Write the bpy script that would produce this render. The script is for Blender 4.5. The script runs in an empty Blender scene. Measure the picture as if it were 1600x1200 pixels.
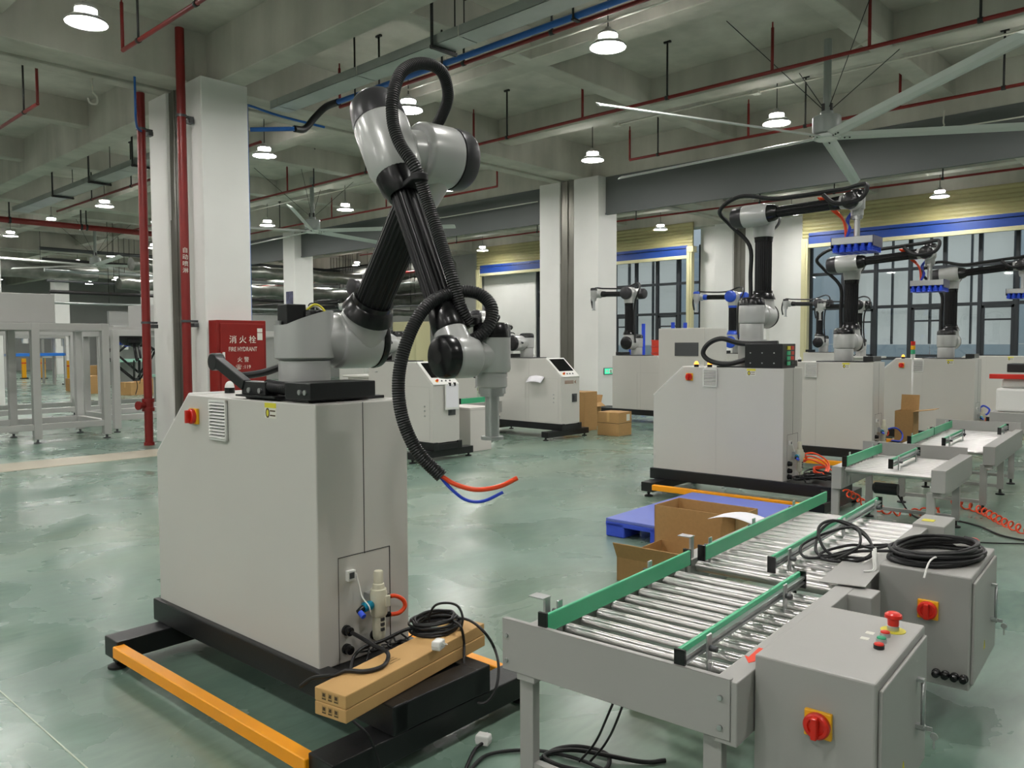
import bpy, bmesh, math, random
from mathutils import Vector, Matrix
random.seed(7)
PI = math.pi
SC = bpy.context.scene
COL = SC.collection
# ------------------------------------------------------------------ camera, world, exposure
CAM_H = 1.6
FPX = 1248.0
# rows: world X, Y, Z expressed in (image right, image down, forward)
RX = Vector((0.68346, -0.03871, 0.72896)); RY = Vector((-0.72998, -0.03118, 0.68276)); RZ = RX.cross(RY)
RX.normalize(); RY.normalize(); RZ.normalize()
def cam_to_world(v):
    return Vector((RX.dot(v), RY.dot(v), RZ.dot(v)))
cam = bpy.data.cameras.new('camera'); cam_ob = bpy.data.objects.new('camera', cam); COL.objects.link(cam_ob)
bx_, by_, bz_ = cam_to_world(Vector((1, 0, 0))), cam_to_world(Vector((0, -1, 0))), cam_to_world(Vector((0, 0, -1)))
M = Matrix((bx_, by_, bz_)).transposed().to_4x4(); M.translation = (0, 0, CAM_H)
cam_ob.matrix_world = M
cam.sensor_width = 36.0; cam.lens = FPX * 36.0 / 1600.0; cam.clip_start = 0.05; cam.clip_end = 300
SC.camera = cam_ob
wd = bpy.data.worlds.new('dusk'); SC.world = wd; wd.use_nodes = True
bg = wd.node_tree.nodes['Background']; bg.inputs[0].default_value = (0.60, 0.635, 0.67, 1); bg.inputs[1].default_value = 0.75
SC.view_settings.view_transform = 'Standard'; SC.view_settings.look = 'None'
SC.view_settings.gamma = 1.0; SC.view_settings.use_curve_mapping = False
SC.view_settings.exposure = 1.46
LAMP_STRENGTH = 62.0
SC.cycles.max_bounces = 6; SC.cycles.diffuse_bounces = 3; SC.cycles.glossy_bounces = 3; SC.cycles.adaptive_threshold = 0.03
RING_STRENGTH = 30.0
LAMP_Z = 5.4

def V(px, py, d):
    """point seen at pixel (px,py) at forward distance d (metres)"""
    v = Vector(((px - 800) / FPX, (py - 600) / FPX, 1.0)) * d
    return cam_to_world(v) + Vector((0, 0, CAM_H))
def depth_of(p):
    return RX.z * p[0] + RY.z * p[1] + RZ.z * (p[2] - CAM_H)
def VH(px, py, h):
    r = cam_to_world(Vector(((px - 800) / FPX, (py - 600) / FPX, 1.0)))
    return Vector((0, 0, CAM_H)) + r * ((h - CAM_H) / r.z)

# ------------------------------------------------------------------ materials
def lin(c):
    return c / 12.92 if c <= 0.04045 else ((c + 0.055) / 1.055) ** 2.4
def rgb(h):
    h = h.lstrip('#'); return tuple(lin(int(h[i:i + 2], 16) / 255) for i in (0, 2, 4)) + (1,)
MATS = {}
def mat(name, col, rough=0.5, metal=0.0, var=0.0, scale=3.0, bump=0.0, bscale=60.0, emit=0.0, alpha=1.0, stretch=None, coat=0.0, rvar=0.0, trans=0.0):
    if name in MATS: return MATS[name]
    m = bpy.data.materials.new(name); m.use_nodes = True
    nt = m.node_tree; b = nt.nodes['Principled BSDF']
    c = rgb(col) if isinstance(col, str) else col
    b.inputs['Base Color'].default_value = c
    b.inputs['Roughness'].default_value = rough; b.inputs['Metallic'].default_value = metal
    if coat: b.inputs['Coat Weight'].default_value = coat; b.inputs['Coat Roughness'].default_value = 0.12
    if trans: b.inputs['Transmission Weight'].default_value = trans
    if emit: b.inputs['Emission Color'].default_value = c; b.inputs['Emission Strength'].default_value = emit
    if alpha < 1: b.inputs['Alpha'].default_value = alpha
    if var or rvar or bump:
        tc = nt.nodes.new('ShaderNodeTexCoord'); mp = nt.nodes.new('ShaderNodeMapping')
        nt.links.new(tc.outputs['Object'], mp.inputs[0])
        if stretch: mp.inputs['Scale'].default_value = stretch
        nz = nt.nodes.new('ShaderNodeTexNoise'); nz.inputs['Scale'].default_value = scale; nz.inputs['Detail'].default_value = 5
        nt.links.new(mp.outputs[0], nz.inputs['Vector'])
        if var:
            mr = nt.nodes.new('ShaderNodeMapRange'); mr.inputs[1].default_value = 0.3; mr.inputs[2].default_value = 0.7
            mr.inputs[3].default_value = 1 - var; mr.inputs[4].default_value = 1 + var
            nt.links.new(nz.outputs[0], mr.inputs[0])
            mx = nt.nodes.new('ShaderNodeMix'); mx.data_type = 'RGBA'; mx.blend_type = 'MULTIPLY'; mx.inputs[0].default_value = 1
            mx.inputs[6].default_value = c; nt.links.new(mr.outputs[0], mx.inputs[7])
            nt.links.new(mx.outputs[2], b.inputs['Base Color'])
        if rvar:
            m2 = nt.nodes.new('ShaderNodeMapRange'); m2.inputs[3].default_value = max(0.02, rough - rvar); m2.inputs[4].default_value = rough + rvar
            nt.links.new(nz.outputs[0], m2.inputs[0]); nt.links.new(m2.outputs[0], b.inputs['Roughness'])
        if bump:
            n2 = nt.nodes.new('ShaderNodeTexNoise'); n2.inputs['Scale'].default_value = bscale; n2.inputs['Detail'].default_value = 3
            nt.links.new(mp.outputs[0], n2.inputs['Vector'])
            bp = nt.nodes.new('ShaderNodeBump'); bp.inputs['Strength'].default_value = bump; bp.inputs['Distance'].default_value = 0.01
            nt.links.new(n2.outputs[0], bp.inputs['Height']); nt.links.new(bp.outputs[0], b.inputs['Normal'])
    MATS[name] = m; return m

def floor_material():
    m = bpy.data.materials.new('green_epoxy'); m.use_nodes = True; nt = m.node_tree; b = nt.nodes['Principled BSDF']
    N = nt.nodes.new; L = nt.links.new
    tc = N('ShaderNodeTexCoord')
    def noise(s, d=5, st=(1, 1, 1), rot=0.0):
        mp = N('ShaderNodeMapping'); mp.inputs['Scale'].default_value = st; mp.inputs['Rotation'].default_value = (0, 0, rot); L(tc.outputs['Object'], mp.inputs[0])
        n = N('ShaderNodeTexNoise'); n.inputs['Scale'].default_value = s; n.inputs['Detail'].default_value = d; n.inputs['Distortion'].default_value = 0.6
        L(mp.outputs[0], n.inputs['Vector']); return n.outputs[0]
    def ramp(src, p0, p1, c0, c1):
        r = N('ShaderNodeValToRGB'); r.color_ramp.elements[0].position = p0; r.color_ramp.elements[1].position = p1
        r.color_ramp.elements[0].color = c0; r.color_ramp.elements[1].color = c1; L(src, r.inputs[0]); return r.outputs[0]
    base = ramp(noise(0.55, 6, (1, 1.8, 1), 0.5), 0.3, 0.72, rgb('5f7a6e'), rgb('7c9485'))
    worn = ramp(noise(0.33, 7, (1, 1.5, 1), 0.8), 0.46, 0.74, (0, 0, 0, 1), (1, 1, 1, 1))
    mx = N('ShaderNodeMix'); mx.data_type = 'RGBA'; L(worn, mx.inputs[0]); L(base, mx.inputs[6]); mx.inputs[7].default_value = rgb('959d87')
    mf = N('ShaderNodeMix'); mf.data_type = 'RGBA'; mf.inputs[0].default_value = 0.5; L(base, mf.inputs[6]); L(mx.outputs[2], mf.inputs[7])
    fine = ramp(noise(6, 4, (1, 3, 1), 0.4), 0.25, 0.8, (0.86, 0.86, 0.86, 1), (1.08, 1.08, 1.08, 1))
    mu = N('ShaderNodeMix'); mu.data_type = 'RGBA'; mu.blend_type = 'MULTIPLY'; mu.inputs[0].default_value = 1; L(mf.outputs[2], mu.inputs[6]); L(fine, mu.inputs[7])
    L(mu.outputs[2], b.inputs['Base Color'])
    rr = N('ShaderNodeMapRange'); rr.inputs[1].default_value = 0.3; rr.inputs[2].default_value = 0.7; rr.inputs[3].default_value = 0.18; rr.inputs[4].default_value = 0.40
    L(noise(1.3), rr.inputs[0]); L(rr.outputs[0], b.inputs['Roughness'])
    bp = N('ShaderNodeBump'); bp.inputs['Strength'].default_value = 0.06; bp.inputs['Distance'].default_value = 0.02; L(noise(2.5, 3), bp.inputs['Height']); L(bp.outputs[0], b.inputs['Normal'])
    b.inputs['Specular IOR Level'].default_value = 0.55
    return m
def concrete_material(name, c0, c1):
    m = bpy.data.materials.new(name); m.use_nodes = True; nt = m.node_tree; b = nt.nodes['Principled BSDF']
    N = nt.nodes.new; L = nt.links.new; tc = N('ShaderNodeTexCoord')
    def noise(s, d, st):
        mp = N('ShaderNodeMapping'); mp.inputs['Scale'].default_value = st; L(tc.outputs['Object'], mp.inputs[0])
        n = N('ShaderNodeTexNoise'); n.inputs['Scale'].default_value = s; n.inputs['Detail'].default_value = d; L(mp.outputs[0], n.inputs['Vector']); return n.outputs[0]
    r = N('ShaderNodeValToRGB'); r.color_ramp.elements[0].position = 0.3; r.color_ramp.elements[1].position = 0.7
    r.color_ramp.elements[0].color = rgb(c0); r.color_ramp.elements[1].color = rgb(c1); L(noise(0.9, 8, (1, 1, 1)), r.inputs[0])
    st = N('ShaderNodeMapRange'); st.inputs[1].default_value = 0.3; st.inputs[2].default_value = 0.75; st.inputs[3].default_value = 0.82; st.inputs[4].default_value = 1.1
    L(noise(2.2, 5, (1, 1, 0.12)), st.inputs[0])
    mu = N('ShaderNodeMix'); mu.data_type = 'RGBA'; mu.blend_type = 'MULTIPLY'; mu.inputs[0].default_value = 1; L(r.outputs[0], mu.inputs[6]); L(st.outputs[0], mu.inputs[7])
    L(mu.outputs[2], b.inputs['Base Color']); b.inputs['Roughness'].default_value = 0.8
    bp = N('ShaderNodeBump'); bp.inputs['Strength'].default_value = 0.2; bp.inputs['Distance'].default_value = 0.02; L(noise(9, 6, (1, 1, 1)), bp.inputs['Height']); L(bp.outputs[0], b.inputs['Normal'])
    return m
def glass_material():
    m = bpy.data.materials.new('window_glass'); m.use_nodes = True; nt = m.node_tree; N = nt.nodes.new; L = nt.links.new
    nt.nodes.remove(nt.nodes['Principled BSDF']); out = nt.nodes['Material Output']
    tr = N('ShaderNodeBsdfTransparent'); tr.inputs[0].default_value = (0.84, 0.87, 0.88, 1)
    gl = N('ShaderNodeBsdfGlossy'); gl.inputs['Roughness'].default_value = 0.02
    fr = N('ShaderNodeFresnel'); fr.inputs[0].default_value = 1.6
    mx = N('ShaderNodeMixShader'); L(fr.outputs[0], mx.inputs[0]); L(tr.outputs[0], mx.inputs[1]); L(gl.outputs[0], mx.inputs[2]); L(mx.outputs[0], out.inputs[0])
    return m

FLOOR = floor_material()
CONC = concrete_material('cast_concrete', 'aeaca1', 'c6c4ba')
CONC_SLAB = concrete_material('slab_concrete', 'aeaca1', 'c6c4ba')
GLASS = glass_material()
WHITE_PAINT = mat('white_wall_paint', 'dededa', 0.6, var=0.03, scale=1.2, bump=0.05, bscale=8)
WALL_GREY = mat('grey_wall_paint', '9a9c98', 0.7, var=0.05, scale=0.8)
JOINT = mat('joint_cover_metal', '77766e', 0.38, 0.75, var=0.12, scale=2.0, stretch=(3, 3, 0.5))
CAB = mat('cabinet_grey_powder_coat', 'c8c6c0', 0.34, var=0.03, scale=0.9, bump=0.03, bscale=220)
CAB_SIDE = CAB
CONV_GREY = mat('conveyor_grey_paint', 'a4a39f', 0.4, var=0.03, scale=2, bump=0.03, bscale=200)
BLACK = mat('black_powder_coat', '17181a', 0.38, var=0.12, scale=4, bump=0.05, bscale=150)
BLACK_GLOSS = mat('black_plastic', '121214', 0.25)
BLACK_RUB = mat('black_rubber', '141416', 0.5, bump=0.05, bscale=90)
ANOD = mat('black_anodised_tube', '161618', 0.33, 0.35)
YEL = mat('safety_yellow_paint', 'ffa60f', 0.38, var=0.03, scale=3)
ARM_GREY = mat('robot_silver_grey', 'b9bab8', 0.3, 0.15, var=0.02, scale=2, coat=0.25)
ARM_DARK = mat('robot_dark_cap', '3a393c', 0.32, 0.25)
STEEL = mat('zinc_roller_steel', 'cdcbc9', 0.34, 0.95)
def anisotropic(m, amount, rot):
    nt = m.node_tree; b = nt.nodes['Principled BSDF']; tg = nt.nodes.new('ShaderNodeTangent'); tg.direction_type = 'RADIAL'; tg.axis = 'Y'
    nt.links.new(tg.outputs[0], b.inputs['Tangent']); b.inputs['Anisotropic'].default_value = amount; b.inputs['Anisotropic Rotation'].default_value = rot
anisotropic(STEEL, 0.85, 0.25)
SEAM = mat('seam_grey', 'a9a9a4', 0.6)
ALU = mat('brushed_aluminium', 'c2c4c4', 0.33, 0.85)
GALV = mat('galvanised_tray', 'a9afad', 0.34, 0.8, var=0.15, scale=1.5)
GREEN = mat('green_guide_plastic', '45b683', 0.36, var=0.03, scale=5)
REDPIPE = mat('fire_red_pipe', '7c1a16', 0.42, var=0.1, scale=4)
REDCAB = mat('hydrant_red', '87211d', 0.3, var=0.04, scale=2)
BLUEPIPE = mat('blue_pipe', '1f5fae', 0.4)
ORANGE = mat('orange_hose', 'fb5327', 0.32, trans=0.1)
BLUEHOSE = mat('blue_hose', '2a48c8', 0.35)
CARD = mat('cardboard', 'b08a58', 0.75, var=0.05, scale=5, bump=0.04, bscale=80, stretch=(1, 8, 8))
CARD_IN = mat('cardboard_inside', '94754b', 0.8, var=0.05, scale=4)
CARDP = mat('pale_cardboard', 'c79f66', 0.7, var=0.05, scale=5, bump=0.03, bscale=90)
PRINT = mat('dark_print', '4b3a26', 0.8)
WHITE_PL = mat('white_plastic', 'e4e4e0', 0.4)
OFFWHITE = mat('offwhite_plastic', 'cfcbb6', 0.42)
REDPL = mat('red_plastic', 'd42a1c', 0.32)
YELPL = mat('yellow_plastic', 'f5b31a', 0.38)
BLUEPL = mat('blue_plastic', '2c50d6', 0.4)
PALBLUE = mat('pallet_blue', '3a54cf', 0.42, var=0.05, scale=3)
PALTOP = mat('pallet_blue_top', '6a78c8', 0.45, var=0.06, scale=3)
SCREEN = mat('screen_glass', '0d0e10', 0.12)
FANB = mat('fan_blade_white', 'c6cbc6', 0.4)
FANG = mat('fan_grey', '8e9590', 0.45)
CREAM = mat('cream_shutter', 'a29c70', 0.45, var=0.04, scale=2)
CREAMF = mat('cream_frame', 'c8c39a', 0.4)
SHBLUE = mat('shutter_bar_blue', '1a3f8c', 0.45)
MULL = mat('dark_mullion', '33373b', 0.4, 0.3)
SMOKE = mat('smoke_barrier_grey', '5f6362', 0.6, var=0.03, scale=1)
COND = mat('white_conduit', 'c9c8bd', 0.45)
RODM = mat('dark_rod', '1d1c1c', 0.5)
PAPER = mat('paper_white', 'eceaf0', 0.7)
LAMPHOUSE = mat('lamp_housing', 'a8a8a4', 0.4, 0.3)
LAMPE = mat('lamp_diffuser', (1.0, 0.97, 0.935, 1), 0.5, emit=LAMP_STRENGTH)
GLOWO = mat('orange_beacon_glow', (1.0, 0.30, 0.03, 1), 0.4, emit=1.3)
DUCTF = mat('foil_duct', '82847e', 0.34, 0.7, var=0.25, scale=3, bump=0.6, bscale=12)
STEELD = mat('dark_steel', '5a5c5e', 0.4, 0.6)
BEIGE = mat('beige_joint_strip', 'b5ae9c', 0.5, var=0.05, scale=2)
STICK_Y = mat('sticker_yellow', 'd8cf3a', 0.5)
STICK_W = mat('sticker_white', 'dcdbd0', 0.5)

# ------------------------------------------------------------------ mesh builder
class MB:
    def __init__(s): s.v = []; s.f = []; s.sm = []
    def add(s, vs, fs, smooth=False):
        o = len(s.v); s.v += [tuple(v) for v in vs]; s.f += [tuple(i + o for i in f) for f in fs]; s.sm += [smooth] * len(fs); return s
    def box(s, a, b):
        x0, y0, z0 = a; x1, y1, z1 = b
        return s.add([(x0, y0, z0), (x1, y0, z0), (x1, y1, z0), (x0, y1, z0), (x0, y0, z1), (x1, y0, z1), (x1, y1, z1), (x0, y1, z1)],
                     [(0, 3, 2, 1), (4, 5, 6, 7), (0, 1, 5, 4), (1, 2, 6, 5), (2, 3, 7, 6), (3, 0, 4, 7)])
    def obox(s, c, ax, ay, az):
        c, ax, ay, az = Vector(c), Vector(ax), Vector(ay), Vector(az)
        vs = [c + ax * i + ay * j + az * k for k in (-1, 1) for (i, j) in ((-1, -1), (1, -1), (1, 1), (-1, 1))]
        return s.add(vs, [(0, 3, 2, 1), (4, 5, 6, 7), (0, 1, 5, 4), (1, 2, 6, 5), (2, 3, 7, 6), (3, 0, 4, 7)])
    def bar(s, p, q, w, h, up=(0, 0, 1)):
        p, q = Vector(p), Vector(q); d = (q - p); L = d.length; d.normalize(); up = Vector(up)
        side = d.cross(up)
        if side.length < 1e-4: side = d.cross(Vector((1, 0, 0)))
        side.normalize(); u = side.cross(d)
        return s.obox((p + q) / 2, d * L / 2, side * w / 2, u * h / 2)
    def frame(s, d):
        d = Vector(d).normalized(); u = Vector((0, 0, 1)) if abs(d.z) < 0.9 else Vector((1, 0, 0))
        x = d.cross(u).normalized(); return d, x, d.cross(x)
    def rings(s, rings, cap=True, smooth=True):
        n = len(rings[0]); o = len(s.v)
        for r in rings: s.v += [tuple(p) for p in r]
        for i in range(len(rings) - 1):
            for k in range(n):
                a = o + i * n + k; b = o + i * n + (k + 1) % n
                s.f.append((a, b, b + n, a + n)); s.sm.append(smooth)
        if cap:
            s.f.append(tuple(o + k for k in reversed(range(n)))); s.sm.append(False)
            e = o + (len(rings) - 1) * n; s.f.append(tuple(e + k for k in range(n))); s.sm.append(False)
        return s
    def lathe(s, p, d, prof, n=24, cap=True):
        """prof: list of (distance along d, radius); a repeated point makes a crisp edge"""
        p = Vector(p); d, x, y = s.frame(d)
        cs = [(math.cos(2 * PI * k / n), -math.sin(2 * PI * k / n)) for k in range(n)]
        return s.rings([[p + d * t + (x * c + y * q) * max(r, 1e-4) for c, q in cs] for t, r in prof], cap)
    def cyl(s, p, q, r, r2=None, n=16, cap=True):
        p, q = Vector(p), Vector(q); return s.lathe(p, q - p, [(0, r), ((q - p).length, r if r2 is None else r2)], n, cap)
    def rcyl(s, p, q, r, e=0.012, n=28):
        """cylinder with rounded rims"""
        p, q = Vector(p), Vector(q); L = (q - p).length; e = min(e, L * .45, r * .9)
        pr = [(0, r - e)] + [(e - e * math.cos(t), r - e + e * math.sin(t)) for t in (PI / 6, PI / 3, PI / 2)]
        pr += [(L - e + e * math.sin(t), r - e + e * math.cos(t)) for t in (0, PI / 6, PI / 3, PI / 2)]
        return s.lathe(p, q - p, pr, n)
    def ribtube(s, p, q, r, ribs=22, dep=0.06):
        p, q = Vector(p), Vector(q); d, x, y = s.frame(q - p); n = ribs * 4
        def ring(o): return [o + (x * math.cos(2 * PI * k / n) - y * math.sin(2 * PI * k / n)) * r * (1 if k % 4 < 2 else 1 - dep) for k in range(n)]
        return s.rings([ring(p), ring(q)], True, False)
    def tube(s, pts, r, n=10, closed=False, corr=0.0, cap=True):
        pts = [Vector(p) for p in pts]; N = len(pts); rings = []
        t0 = (pts[1] - pts[0]).normalized(); u = Vector((0, 0, 1)) if abs(t0.z) < .9 else Vector((1, 0, 0)); x = t0.cross(u).normalized()
        for i in range(N):
            t = (pts[min(i + 1, N - 1)] - pts[max(i - 1, 0)]).normalized(); x = (x - t * x.dot(t)).normalized(); y = t.cross(x)
            rr = r * (1 - corr * (i % 2))
            rings.append([pts[i] + (x * math.cos(2 * PI * k / n) + y * math.sin(2 * PI * k / n)) * rr for k in range(n)])
        s.rings(rings, cap)
        return s
    def prism(s, poly, axis, a, b):
        """poly: list of 2D points; axis 'x','y','z' is the extrusion direction from a to b"""
        def P(u, v, w): return {'x': (w, u, v), 'y': (u, w, v), 'z': (u, v, w)}[axis]
        n = len(poly); vs = [P(u, v, a) for u, v in poly] + [P(u, v, b) for u, v in poly]
        fs = [tuple(range(n)), tuple(reversed(range(n, 2 * n)))] + [(k, k + n, (k + 1) % n + n, (k + 1) % n) for k in range(n)]
        return s.add(vs, fs)
    def dome(s, c, r, h, n=14, m=5):
        c = Vector(c); return s.lathe(c, (0, 0, 1), [(h * math.sin(PI / 2 * i / m), r * math.cos(PI / 2 * i / m)) for i in range(m + 1)], n)
    def grid(s, fn, nu, nv, smooth=True):
        vs = [fn(i / nu, j / nv) for j in range(nv + 1) for i in range(nu + 1)]
        return s.add(vs, [(j * (nu + 1) + i, j * (nu + 1) + i + 1, (j + 1) * (nu + 1) + i + 1, (j + 1) * (nu + 1) + i) for j in range(nv) for i in range(nu)], smooth)
    def mesh(s, name):
        me = bpy.data.meshes.new(name); me.from_pydata(s.v, [], s.f)
        me.polygons.foreach_set('use_smooth', s.sm); me.update()
        bm = bmesh.new(); bm.from_mesh(me); bmesh.ops.recalc_face_normals(bm, faces=bm.faces)
        for e in bm.edges:
            if len(e.link_faces) == 2 and e.calc_face_angle() > 0.62: e.smooth = False
        bm.to_mesh(me); bm.free()
        return me
    def build(s, name, m, parent=None, bevel=0.0, seg=2):
        me = s.mesh(name); me.materials.append(m)
        o = bpy.data.objects.new(name, me); COL.objects.link(o); o.parent = parent
        if bevel:
            md = o.modifiers.new('bevel', 'BEVEL'); md.width = bevel; md.segments = seg; md.limit_method = 'ANGLE'; md.angle_limit = 0.7
        return o
def catmull(pts, per=8):
    pts = [Vector(p) for p in pts]; P = [pts[0] * 2 - pts[1]] + pts + [pts[-1] * 2 - pts[-2]]; out = []
    for i in range(1, len(P) - 2):
        a, b, c, d = P[i - 1:i + 3]
        for k in range(per):
            t = k / per
            out.append(0.5 * ((2 * b) + (c - a) * t + (2 * a - 5 * b + 4 * c - d) * t * t + (3 * b - a - 3 * c + d) * t ** 3))
    out.append(pts[-1]); return out
def resample(pts, step):
    out = [pts[0]]; acc = 0.0
    for a, b in zip(pts, pts[1:]):
        L = (b - a).length; t = step - acc
        while t <= L: out.append(a.lerp(b, t / L)); t += step
        acc = (acc + L) % step if L else acc
    out.append(pts[-1]); return out
def tag(o, label, cat, group=None):
    o['label'] = label; o['category'] = cat
    if group: o['group'] = group
    return o
def struct(o, label=None):
    o['kind'] = 'structure'
    if label: o['label'] = label
    return o
def empty(name, loc=(0, 0, 0), rz=0.0, parent=None):
    o = bpy.data.objects.new(name, None); COL.objects.link(o); o.location = loc; o.rotation_euler = (0, 0, rz); o.empty_display_size = .1; o.parent = parent; return o
def thing(name, label, cat, loc=(0, 0, 0), rz=0.0, group=None):
    return tag(empty(name, loc, rz), label, cat, group)
def copy_tree(o, parent=None):
    c = o.copy(); COL.objects.link(c); c.parent = parent
    for ch in list(o.children): copy_tree(ch, c)
    return c
def text_mesh(body, size, m, name, parent, loc, rot, ext=0.0008, align='CENTER'):
    cu = bpy.data.curves.new(name, 'FONT'); cu.body = body; cu.size = size; cu.extrude = ext; cu.align_x = align; cu.align_y = 'CENTER'; cu.resolution_u = 2
    t = bpy.data.objects.new(name + '_tmp', cu); COL.objects.link(t)
    me = bpy.data.meshes.new_from_object(t.evaluated_get(bpy.context.evaluated_depsgraph_get()))
    bpy.data.objects.remove(t); bpy.data.curves.remove(cu)
    me.materials.clear(); me.materials.append(m); me.name = name
    o = bpy.data.objects.new(name, me); COL.objects.link(o); o.parent = parent; o.location = loc; o.rotation_euler = rot; return o
# ------------------------------------------------------------------ the setting
XCOL = [-13.47, -3.72, 5.65, 15.4, 25.15]          # -X faces of the column rows (width .75)
XMID = [x + .375 for x in XCOL]
X0, X1, Y0, Y1 = -14.0, 25.6, -13.0, 60.0
SLAB = 6.38; BM = 5.60; BS = 5.90
struct(MB().box((X0, Y0, -.2), (X1 + 12, Y1, 0)).build('floor', FLOOR), 'mottled green epoxy factory floor')
struct(MB().box((X0, Y0, SLAB), (X1, Y1, SLAB + .25)).build('ceiling', CONC_SLAB), 'raw concrete slab ceiling with deep beams')
ceil = bpy.data.objects['ceiling']
# beams, each a part of the ceiling
ROWS = [(-12.6, -12.1), (-.25, .25), (25.0, 25.5), (37.4, 37.9), (49.8, 50.3)]
def beam(a, b): return MB().box(a, b).build('beam', CONC, ceil, 0.012, 1)
for y0, y1 in ROWS: beam((X0, y0, BM), (X1, y1, SLAB + .01))
beam((X0, 12.01, BM), (X1, 12.36, SLAB + .01)); beam((X0, 12.76, BM), (X1, 13.02, SLAB + .01))
MB().box((X0, 12.36, BM + .05), (X1, 12.76, BM + .10)).build('joint_soffit', CONC_SLAB, ceil)
for xm in XMID[:4]: beam((xm - .07, Y0, BM - .005), (xm + .33, Y1, SLAB + .01))
for xa, xb in zip(XMID, XMID[1:]):
    for k in (1, 2):
        x = xa + (xb - xa) * k / 3 + .12
        beam((x - .2, Y0, BS), (x + .2, Y1, SLAB + .01))
for y in (-8.2, -4.1, 4.2, 8.35, 17.1, 21.15, 29.3, 33.4, 41.6, 45.7, 54.0): beam((X0, y - .16, BS + .002), (X1, y + .16, SLAB + .01))
# walls
struct(MB().box((X0, Y1, 0), (X1, Y1 + .2, SLAB)).build('wall_back', WALL_GREY))
struct(MB().box((X0 - .2, Y0, 0), (X0, Y1, SLAB)).build('wall_left', WHITE_PAINT))
struct(MB().box((X0, Y0 - .2, 0), (X1, Y0, SLAB)).build('wall_front', WHITE_PAINT))
# columns
def column(x, y0, y1, name='column', w=.75, lab=None):
    o = struct(MB().box((x, y0, 0), (x + w, y1, BM + .003)).build(name, WHITE_PAINT, None, .012, 2), lab); return o
for i, x in enumerate(XCOL[1:4]):
    column(x, 11.593, 12.338); column(x, 12.787, 13.445)
    MB_ = MB().box((x + .03, 12.338, 0), (x + .06, 12.787, 3.6)).box((x + .045, 12.338, 3.6), (x + .07, 12.787, BM - .001)).box((x + .02, 12.55, 0), (x + .035, 12.57, BM - .003))
    struct(MB_.build('trim_%d' % (i + 1), JOINT), 'brushed metal cover over the expansion joint between paired columns')
    for y in (-.38, 24.87, 37.28, 49.7):
        column(x, y, y + .75)
# floor joint strip and saw-cut line
struct(MB().box((X0, 11.62, .0), (5.6, 12.42, .006)).box((6.5, 12.30, 0), (15.3, 12.84, .004)).build('trim_5', BEIGE), 'pale strip over the floor expansion joint')
a, b = VH(0, 1080, 0), VH(150, 1213, 0); d = (b - a).normalized()
struct(MB().bar(a - d * .9 + Vector((0, 0, .001)), b + d * 1.2 + Vector((0, 0, .001)), .006, .003).build('trim_6', mat('pale_scratch', 'b9c4b4', .6)), 'thin pale saw cut line in the floor')

# right facade: roller shutters rolled up over a glazed wall
FX = 24.55
struct(MB().box((FX - .02, 10.35, 0), (FX + .25, 14.1, 5.56)).box((FX - .02, 18.75, 0), (FX + .25, 19.6, 5.56)).box((FX, Y0, 0), (FX + .25, 3.9, 5.56)).build('wall_right', WHITE_PAINT))
struct(MB().box((FX - .02, 24.6, 0), (FX + .25, Y1, 5.56)).build('wall_far_right', WALL_GREY))
beam((FX - .35, Y0, 5.56), (FX + .3, Y1, SLAB + .01))
struct(MB().box((24.3, 11.593, 0), (24.6, 12.338, 5.6)).box((24.3, 12.787, 0), (24.6, 13.445, 5.6)).build('column', WHITE_PAINT, None, .01))
struct(MB().box((24.4, 12.338, 0), (24.45, 12.787, 5.6)).box((24.385, 12.55, 0), (24.4, 12.575, 5.6)).build('trim_7', JOINT), 'metal joint cover on the outer wall')
def shutter(y0, y1, lab):
    t = thing('roller_shutter', lab, 'shutter', (FX - .45, y0, 0), 0)
    w = y1 - y0
    n = 8; prof = []
    for i in range(n + 1):
        z = 4.78 + i * (5.72 - 4.78) / n
        prof += [(0.0, z), (-.03, z + .05), (-.03, z + .075)] if i < n else [(0.0, z)]
    prof2 = prof + [(.05, prof[-1][1]), (.05, prof[0][1])]
    MB().prism([(p[0], p[1]) for p in prof2], 'y', -.2, w + .2).build('slat_curtain', CREAM, t)
    MB().box((-.03, 0, 4.60), (.05, w, 4.95)).build('bottom_bar', SHBLUE, t, .006)
    MB().box((-.05, 0, 4.50), (.06, w, 4.61)).build('rubber_edge', CREAMF, t, .006)
    for y in (-.2, w):
        MB().box((-.08, y, 0), (.1, y + .2, 4.78)).box((-.1, y + .06, 0), (-.08, y + .14, 4.7)).build('guide_post', CREAMF, t, .006)
    MB().box((-.12, -.28, 4.7), (.12, -.02, 4.9)).build('motor_box', CREAMF, t, .01)
    return t
shutter(4.1, 10.15, 'cream roller shutter with blue bottom bar, rolled up at right over the glazing')
shutter(14.35, 18.6, 'cream roller shutter with blue bottom bar, beyond the robot beside the middle white column')
shutter(19.8, 24.4, 'cream roller shutter with blue bottom bar, left of the middle white column')
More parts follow.
